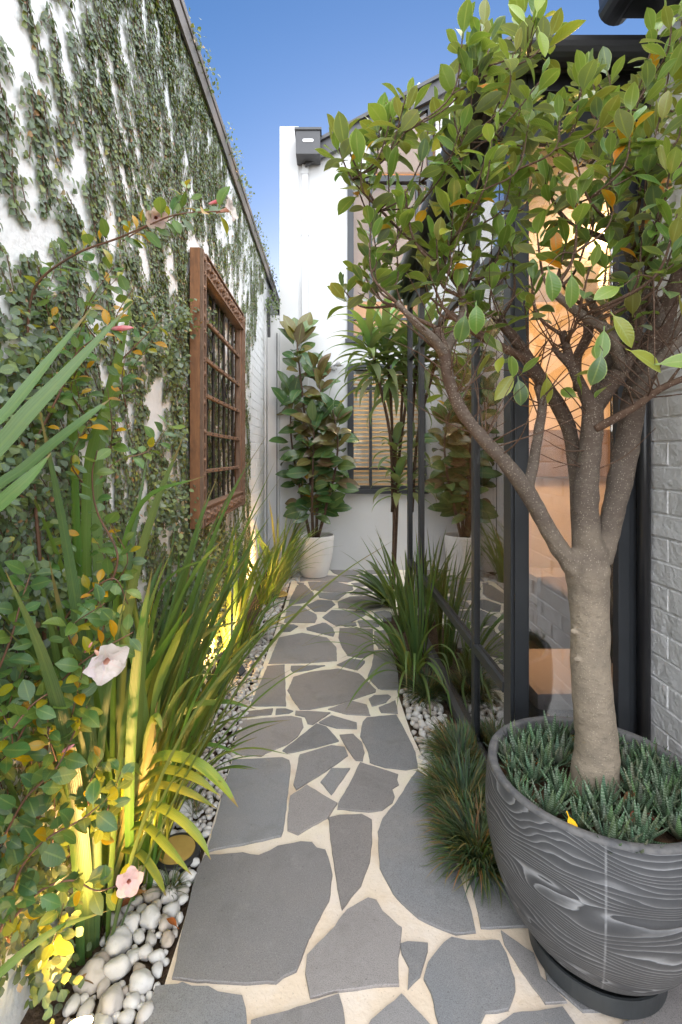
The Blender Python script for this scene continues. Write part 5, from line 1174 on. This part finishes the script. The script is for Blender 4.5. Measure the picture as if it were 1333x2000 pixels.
def flower(p, axis, s, c, lab=None):
    f_ = MB(); a = Vector(axis).normalized(); q = [p + a * s * k for k in (-0.9, -0.5, -0.15, 0.05)]; f_.tube(q, [0.05 * s, 0.10 * s, 0.16 * s, 0.24 * s], 8, False)
    o = f_.build('flower', 'greenstem' if False else 'petalbase', mv, smooth=True)
    u = a.orthogonal().normalized(); v = a.cross(u)
    for k in range(5):
        g_ = leaf_geo(0.72 * s, 0.85 * s, lambda t: max(0.25, math.sin(PI * min(1, 0.25 + 0.72 * t)) ** 0.6), 6, U(0.5, 1.0), 0.15, 0, 0.10, k); an = k * 2 * PI / 5; rd = u * math.cos(an) + v * math.sin(an)
        mw = basis(p + rd * 0.12 * s, rd + a * 0.75, a - rd * 0.4, 1.0); m = MB(); m.add([mw @ Vector(x) for x in g_[0]], g_[1], g_[2], jit(c, 0.04)); m.build('petal', 'petal', o, smooth=True)
M['petalbase'] = simple('pink_flower_tube', (0.62, 0.25, 0.18), (0.66, 0.38, 0.28), 30, 0.6)
flower(P(208, 1292, 0.99), (0.7, -0.6, -0.15), 0.056, (0.80, 0.70, 0.68))
flower(P(252, 1722, 1.05), (0.5, -0.75, 0.3), 0.036, (0.80, 0.55, 0.50))
flower(P(448, 408, 1.10), (0.9, -0.2, 0.15), 0.036, (0.80, 0.70, 0.69))
flower(P(305, 425, 1.14), (0.4, -0.5, -0.6), 0.034, (0.80, 0.62, 0.60))
def bud(p, axis, L):
    a = Vector(axis).normalized(); m = MB(); m.tube([p + a * L * t for t in (0, 0.2, 0.5, 0.8, 1.0)], [L * r for r in (0.05, 0.09, 0.12, 0.08, 0.01)], 8); m.build('flower_bud', 'budpink', mv, smooth=True)
M['budpink'] = simple('pink_bud', (0.62, 0.12, 0.15), (0.70, 0.35, 0.35), 40, 0.5)
bud(P(218, 642, 1.2), (1, -0.2, 0.0), 0.06); bud(P(408, 398, 1.11), (1, -0.1, 0.25), 0.038); bud(P(120, 1470, 1.1), (0.8, 0, 0.5), 0.035); bud(P(165, 1275, 1.1), (0.6, 0, 0.8), 0.03)

# ---- trellis wires
for a, b, lab in (((-40, 1195, 1.2), (215, 935, 1.9), 'thin taut wire slanting up through the left foliage'), ((-40, 520, 1.3), (95, 625, 1.6), 'thin wire crossing the white wall at the upper left')):
    m = MB(); m.tube([P(*a), P(*b)], 0.0011, 5); tag(m.build('trellis_wire', 'wire', None, tuple(P(*a))), lab, 'wire')

# ---- creeping fig on the wall
vn = thing('creeping_fig', 'small leaved creeping fig spread over the white boundary wall', 'vine', (WX, 2.6, 0.0))
VL = LeafSet('vineleaf'); vvv = []
for c in ((0.10, 0.145, 0.085), (0.085, 0.13, 0.080), (0.115, 0.165, 0.070), (0.15, 0.19, 0.066), (0.12, 0.155, 0.12)):
    for s_ in range(2): vvv.append(VL.variant(leaf_geo(0.0235, 0.0150 + 0.002 * s_, oval(0.45, 0.8), 3, 0.35, 0.2, 0), c))
vold = [VL.variant(leaf_geo(0.020, 0.012, oval(0.45), 3, 0.5, 0.3, 0), c) for c in ((0.26, 0.25, 0.06), (0.33, 0.19, 0.10), (0.40, 0.30, 0.20), (0.20, 0.22, 0.05))]
stm = MB()
def wpx(y, z): return VX + WX * F / y, VY - (z - H) * F / y
BARE = [(70,455,60,40),(385,505,26,45),(300,800,22,60),(440,440,12,35),(20,690,30,40),(285,1000,20,50),(140,330,30,40)]
def keep(y, z):
    x, yy = wpx(y, z)
    for a, b, c_, d_ in BARE:
        if ((x - a) / c_) ** 2 + ((yy - b) / d_) ** 2 < 1 + 1.6 * noise.noise(Vector((y * 14, z * 9, 2))) + 1.2 * noise.noise(Vector((y * 40, z * 15, 2))): return False
    if y > 4.75 and z < 2.6 + 0.5 * noise.noise(Vector((y * 3, z, 0))) + (y - 4.75) * 0.9: return False
    return 0.5 * noise.noise(Vector(((y + 0.42 * z) * 8, z * 2.4, 7.3))) + 0.8 * noise.noise(Vector(((y + 0.42 * z) * 24, z * 8, 1.3))) > (-0.60 if y < 2.2 and z < 1.7 else (-0.14 if y < 1.8 else (-0.16 if y > 3.5 else -0.27)))
def strand(y, z, L, lean):
    step = 0.0095 if y < 3.4 else 0.012; n = int(L / step); a = lean + U(-0.2, 0.2); side = 1; prev = None
    for i in range(n):
        a += U(-0.16, 0.16); a = lean + (a - lean) * 0.985
        y += math.sin(a) * step; z += math.cos(a) * step
        if z > WZ + 0.02 or z < 0.02 or y > 5.9 or y < 0.75: break
        if not keep(y, z):
            prev = None
            continue
        p = Vector((WX + 0.010, y, z))
        if prev is not None and i % 3 == 0: stm.tube([prev, p], 0.0016, 3, False); prev = p
        if prev is None: prev = p
        side = -side; dn = Vector((0.08 + U(-0.04, 0.20), side * U(0.3, 1.0) + 0.15, U(-1.0, 0.1)))
        s = U(0.75, 1.25) * (1.0 if y < 3.5 else 1.12)
        k = R.choice(vold) if R.random() < (0.05 + 0.10 * max(0, noise.noise(Vector((y * 5, z * 5, 30))))) else R.choice(vvv)
        VL.put(k, basis(p + Vector((U(-0.004, 0.002), side * 0.005, 0)), dn, Vector((1, U(-0.35, 0.2), 0.30 + U(-0.25, 0.3))), s), 0.024 * s)
def lean_at(y): return -0.42 if y < 1.8 else (-0.42 + (y - 1.8) * 0.33 if y < 2.9 else -0.05)
def run(y0, z0, L):          # a strand two or three leaf rows wide
    for r_ in range(R.choice((1, 1, 1, 2) if y0 < 1.9 else (1, 1, 2, 2))): strand(y0 + r_ * U(0.008, 0.014), z0 + U(-0.05, 0.05), L * U(0.7, 1.0), lean_at(y0))
y_ = 0.9
while y_ < 5.9:
    near = y_ < 1.9
    z_ = U(0.0, 0.4)
    while z_ < 3.6:
        L_ = U(0.35, 1.1); run(y_ + U(-0.03, 0.03), z_, L_); z_ += L_ * U(0.6, 0.95) + (0.05 if near else 0.0)
    y_ += U(0.022, 0.036) if near else (U(0.026, 0.038) if y_ < 3.6 else U(0.045, 0.075))
for k in range(480): strand(U(0.9, 3.6), U(0.0, 3.4), U(0.15, 0.5), U(-1.5, 1.1))
# hanging strands at the lit far end
for k in range(16):
    y = U(4.3, 5.3); strand(y, 0.05, U(0.5, 1.6), U(-0.1, 0.1))
# bushier growth standing off the wall: photo x, y, half width, half height, depth off the wall
for x, y, hw2, hh, dep, n_ in ((395,1120,60,90,0.10,900),(380,1260,55,90,0.10,800),(440,1080,40,50,0.08,400),(430,1180,40,60,0.09,500),(40,720,60,130,0.08,260),(30,900,60,120,0.08,240),(330,980,45,60,0.08,350),(300,660,40,60,0.06,300),(60,1720,110,110,0.10,420),(110,1900,60,80,0.10,300),(400,1400,60,50,0.10,420),(470,1060,25,30,0.06,200),(360,620,25,30,0.06,160),(395,620,20,30,0.06,100),(100,1150,90,90,0.08,260),(345,720,22,60,0.05,160),(345,850,22,60,0.05,160)):
    for i in range(n_):
        px, py = R.gauss(x, hw2 * 0.5), R.gauss(y, hh * 0.5); off = abs(R.gauss(0, dep * 0.55)) + 0.015; X = WX + off; d = -X * F / max(40, (VX - px)); p = P(px, py, d)
        if p.z < 0.01 or d < 0.8: continue
        s = U(0.8, 1.3); VL.put(R.choice(vold) if R.random() < 0.05 else R.choice(vvv), basis(p, Vector((0.5, -0.1, -0.5)) + rv() * 0.9, Vector((1, -0.5, 0.7)) + rv() * 0.6, s), 0.02 * s)
# tufts spilling over the coping
for k in range(1500):
    y = U(0.9, 6.6); z = WZ + U(-0.05, 0.10); 
    if noise.noise(Vector((y * 2.3, 0, 4))) < -0.1: continue
    if y > 6.6: continue
    VL.put(R.choice(vvv + vold), basis(Vector((WX + U(-0.02, 0.09), y, z)), rv(), Vector((1, -0.4, 0.6)) + rv() * 0.5, U(0.8, 1.3)), 0.02)
for k in range(160):
    p = Vector((WX + 0.02 + U(0, 0.16), 6.0 + U(-0.25, -0.04), 3.2 + R.gauss(0, 0.10))); VL.put(R.choice(vvv), basis(p, rv(), Vector((1, -0.8, 0.6)) + rv() * 0.5, 1.3), 0.02)
VL.finish(vn, limit=300); stm.build('stems', 'twig', vn)

# ---- planting along the right side
def grass(label, base, n, Ls, wid, lean, droop, rad, cols, cat='grass', name='grass_clump', sx=1.0):
    m = MB()
    for i in range(n):
        a = U(0, 6.28); r = math.sqrt(R.random()); b = (base[0] + rad[0] * r * math.cos(a), base[1] + rad[1] * r * math.sin(a), 0.0)
        az = a + U(-0.7, 0.7); pts = arch(b, az, U(*lean) * (0.4 + 0.8 * r), U(*Ls), U(*droop), 4, 0.3)
        pts = [Vector((min(p.x, GX - 0.01) if Y0 < p.y < Y1 else p.x, p.y, max(p.z, 0.004))) for p in pts]
        s = Vector((-math.sin(az), math.cos(az), 0)); strap(m, pts, U(*wid), jit(R.choice(cols), 0.25), 0.3, 0.3, s, 2)
    return tag(m.build(name, 'grassleaf', None, (base[0], base[1], 0.0), smooth=True), label, cat)
MG = [(0.065, 0.115, 0.055), (0.045, 0.085, 0.050), (0.095, 0.14, 0.06), (0.10, 0.15, 0.085), (0.26, 0.19, 0.08)]
grass('dark mondo grass clump nearest the camera spilling onto the paving beside the large pot', (0.520, 1.74), 950, (0.11, 0.19), (0.0055, 0.0080), (0.15, 1.0), (0.6, 1.6), (0.07, 0.11), MG)
grass('dark mondo grass clump in the middle between the path and the large pot', (0.545, 1.98), 950, (0.11, 0.19), (0.0055, 0.0080), (0.15, 1.0), (0.6, 1.5), (0.09, 0.12), MG)
grass('dark mondo grass clump below the corner of the glass wall beside the pebbles', (0.600, 2.24), 850, (0.11, 0.18), (0.0055, 0.0080), (0.15, 1.0), (0.6, 1.5), (0.07, 0.13), MG)
grass('small mondo grass tuft under the arching strap leaves at the glass wall', (0.565, 2.88), 480, (0.11, 0.18), (0.0055, 0.0080), (0.15, 1.0), (0.6, 1.6), (0.06, 0.09), MG)
grass('tiny dark grass tuft among the big white stones of the left bed', (-0.515, 1.58), 60, (0.05, 0.09), (0.0025, 0.0035), (0.1, 0.8), (0.5, 1.4), (0.015, 0.02), MG)
grass('tiny dark grass tuft in the left gravel above the round light', (-0.53, 1.93), 60, (0.05, 0.10), (0.0025, 0.0035), (0.1, 0.8), (0.5, 1.4), (0.02, 0.03), MG)
ALL = (0, 6.28); LF = (1.6, 4.9)
clump('strap_leaf_plant', 'arching green strap leaved clump spilling over the path in front of the glass wall', 'plant', (0.525, 3.12), 46, (0.45, 0.85), (0.013, 0.020), (0.15, 0.8), (0.9, 2.1), (1.7, 5.2), (0.075, 0.155, 0.045), 0.05, yel=0.03)
clump('strap_leaf_plant', 'upright thin leaved clump standing against the glass wall', 'plant', (0.60, 3.35), 30, (0.6, 1.0), (0.013, 0.020), (0.02, 0.32), (0.1, 0.7), ALL, (0.065, 0.14, 0.042), 0.05, yel=0.03)
clump('strap_leaf_plant', 'dark green upright clump beside the far post of the glass wall', 'plant', (0.60, 4.02), 24, (0.45, 0.9), (0.018, 0.028), (0.03, 0.4), (0.2, 0.9), ALL, (0.055, 0.12, 0.04), 0.05, yel=0.02)
clump('broad_leaf_plant', 'low broad leaved plant on the paving right of the rear wall window', 'plant', (0.60, 4.60), 22, (0.40, 0.65), (0.045, 0.065), (0.4, 1.1), (0.6, 1.3), (1.9, 4.9), (0.040, 0.090, 0.032), 0.05, yel=0.0)
# cordyline with several leafy heads
cd_ = thing('cordyline', 'tall cane plant with drooping strap leaf heads in front of the lower rear window', 'plant', (0.62, 4.75, -0.02))
CD = [[(768,1150,4.75),(770,1000,4.75),(768,900,4.74),(765,800,4.72),(760,720,4.70),(752,650,4.68)],[(770,1150,4.8),(778,950,4.85),(785,800,4.88),(792,690,4.90)],[(768,1100,4.72),(772,980,4.68),(778,930,4.66)],[(768,1000,4.7),(762,850,4.62),(735,720,4.55),(722,660,4.52)],[(770,1000,4.8),(785,850,4.75),(800,740,4.7),(805,665,4.68)],[(766,1000,4.75),(772,900,4.7),(774,865,4.68)]]
HD = [(4.68, 46, (0.48, 0.74)), (4.90, 40, (0.48, 0.72)), (4.66, 18, (0.28, 0.42)), (4.5, 26, (0.36, 0.52)), (4.7, 26, (0.36, 0.55)), (4.68, 14, (0.25, 0.40))]
for st, (dd, n_, Ls) in zip(CD, HD):
    q = spline([tuple(P(*s_)) for s_ in st], 6); m = MB(); m.tube(q, 0.014, 8, True, 0.2); m.build('stem', 'twig', cd_, smooth=True)
    tip = Vector(q[-1])
    for i in range(n_):
        a = i * 2.4 + U(-0.2, 0.2); ln = 0.15 + 1.5 * (i / n_) ** 0.9; b = tip - Vector((0, 0, 0.011 * i)); pts = arch(b, a, ln, U(*Ls), U(0.9, 2.0), 6, 0.2)
        pts = [Vector((min(p.x, GX + 0.6), max(p.y, Y1 + 0.06) if p.x > GX - 0.02 else min(p.y, BY - 0.05), p.z)) for p in pts]
        m = MB(); strap(m, pts, U(0.060, 0.085), jit((0.17, 0.26, 0.11), 0.25) if R.random() > 0.06 else jit((0.14, 0.07, 0.05), 0.2), 0.3, 0.45, Vector((-math.sin(a), math.cos(a), 0)), 4, 0.45); m.build('leaf', 'strapleaf', cd_, smooth=True)
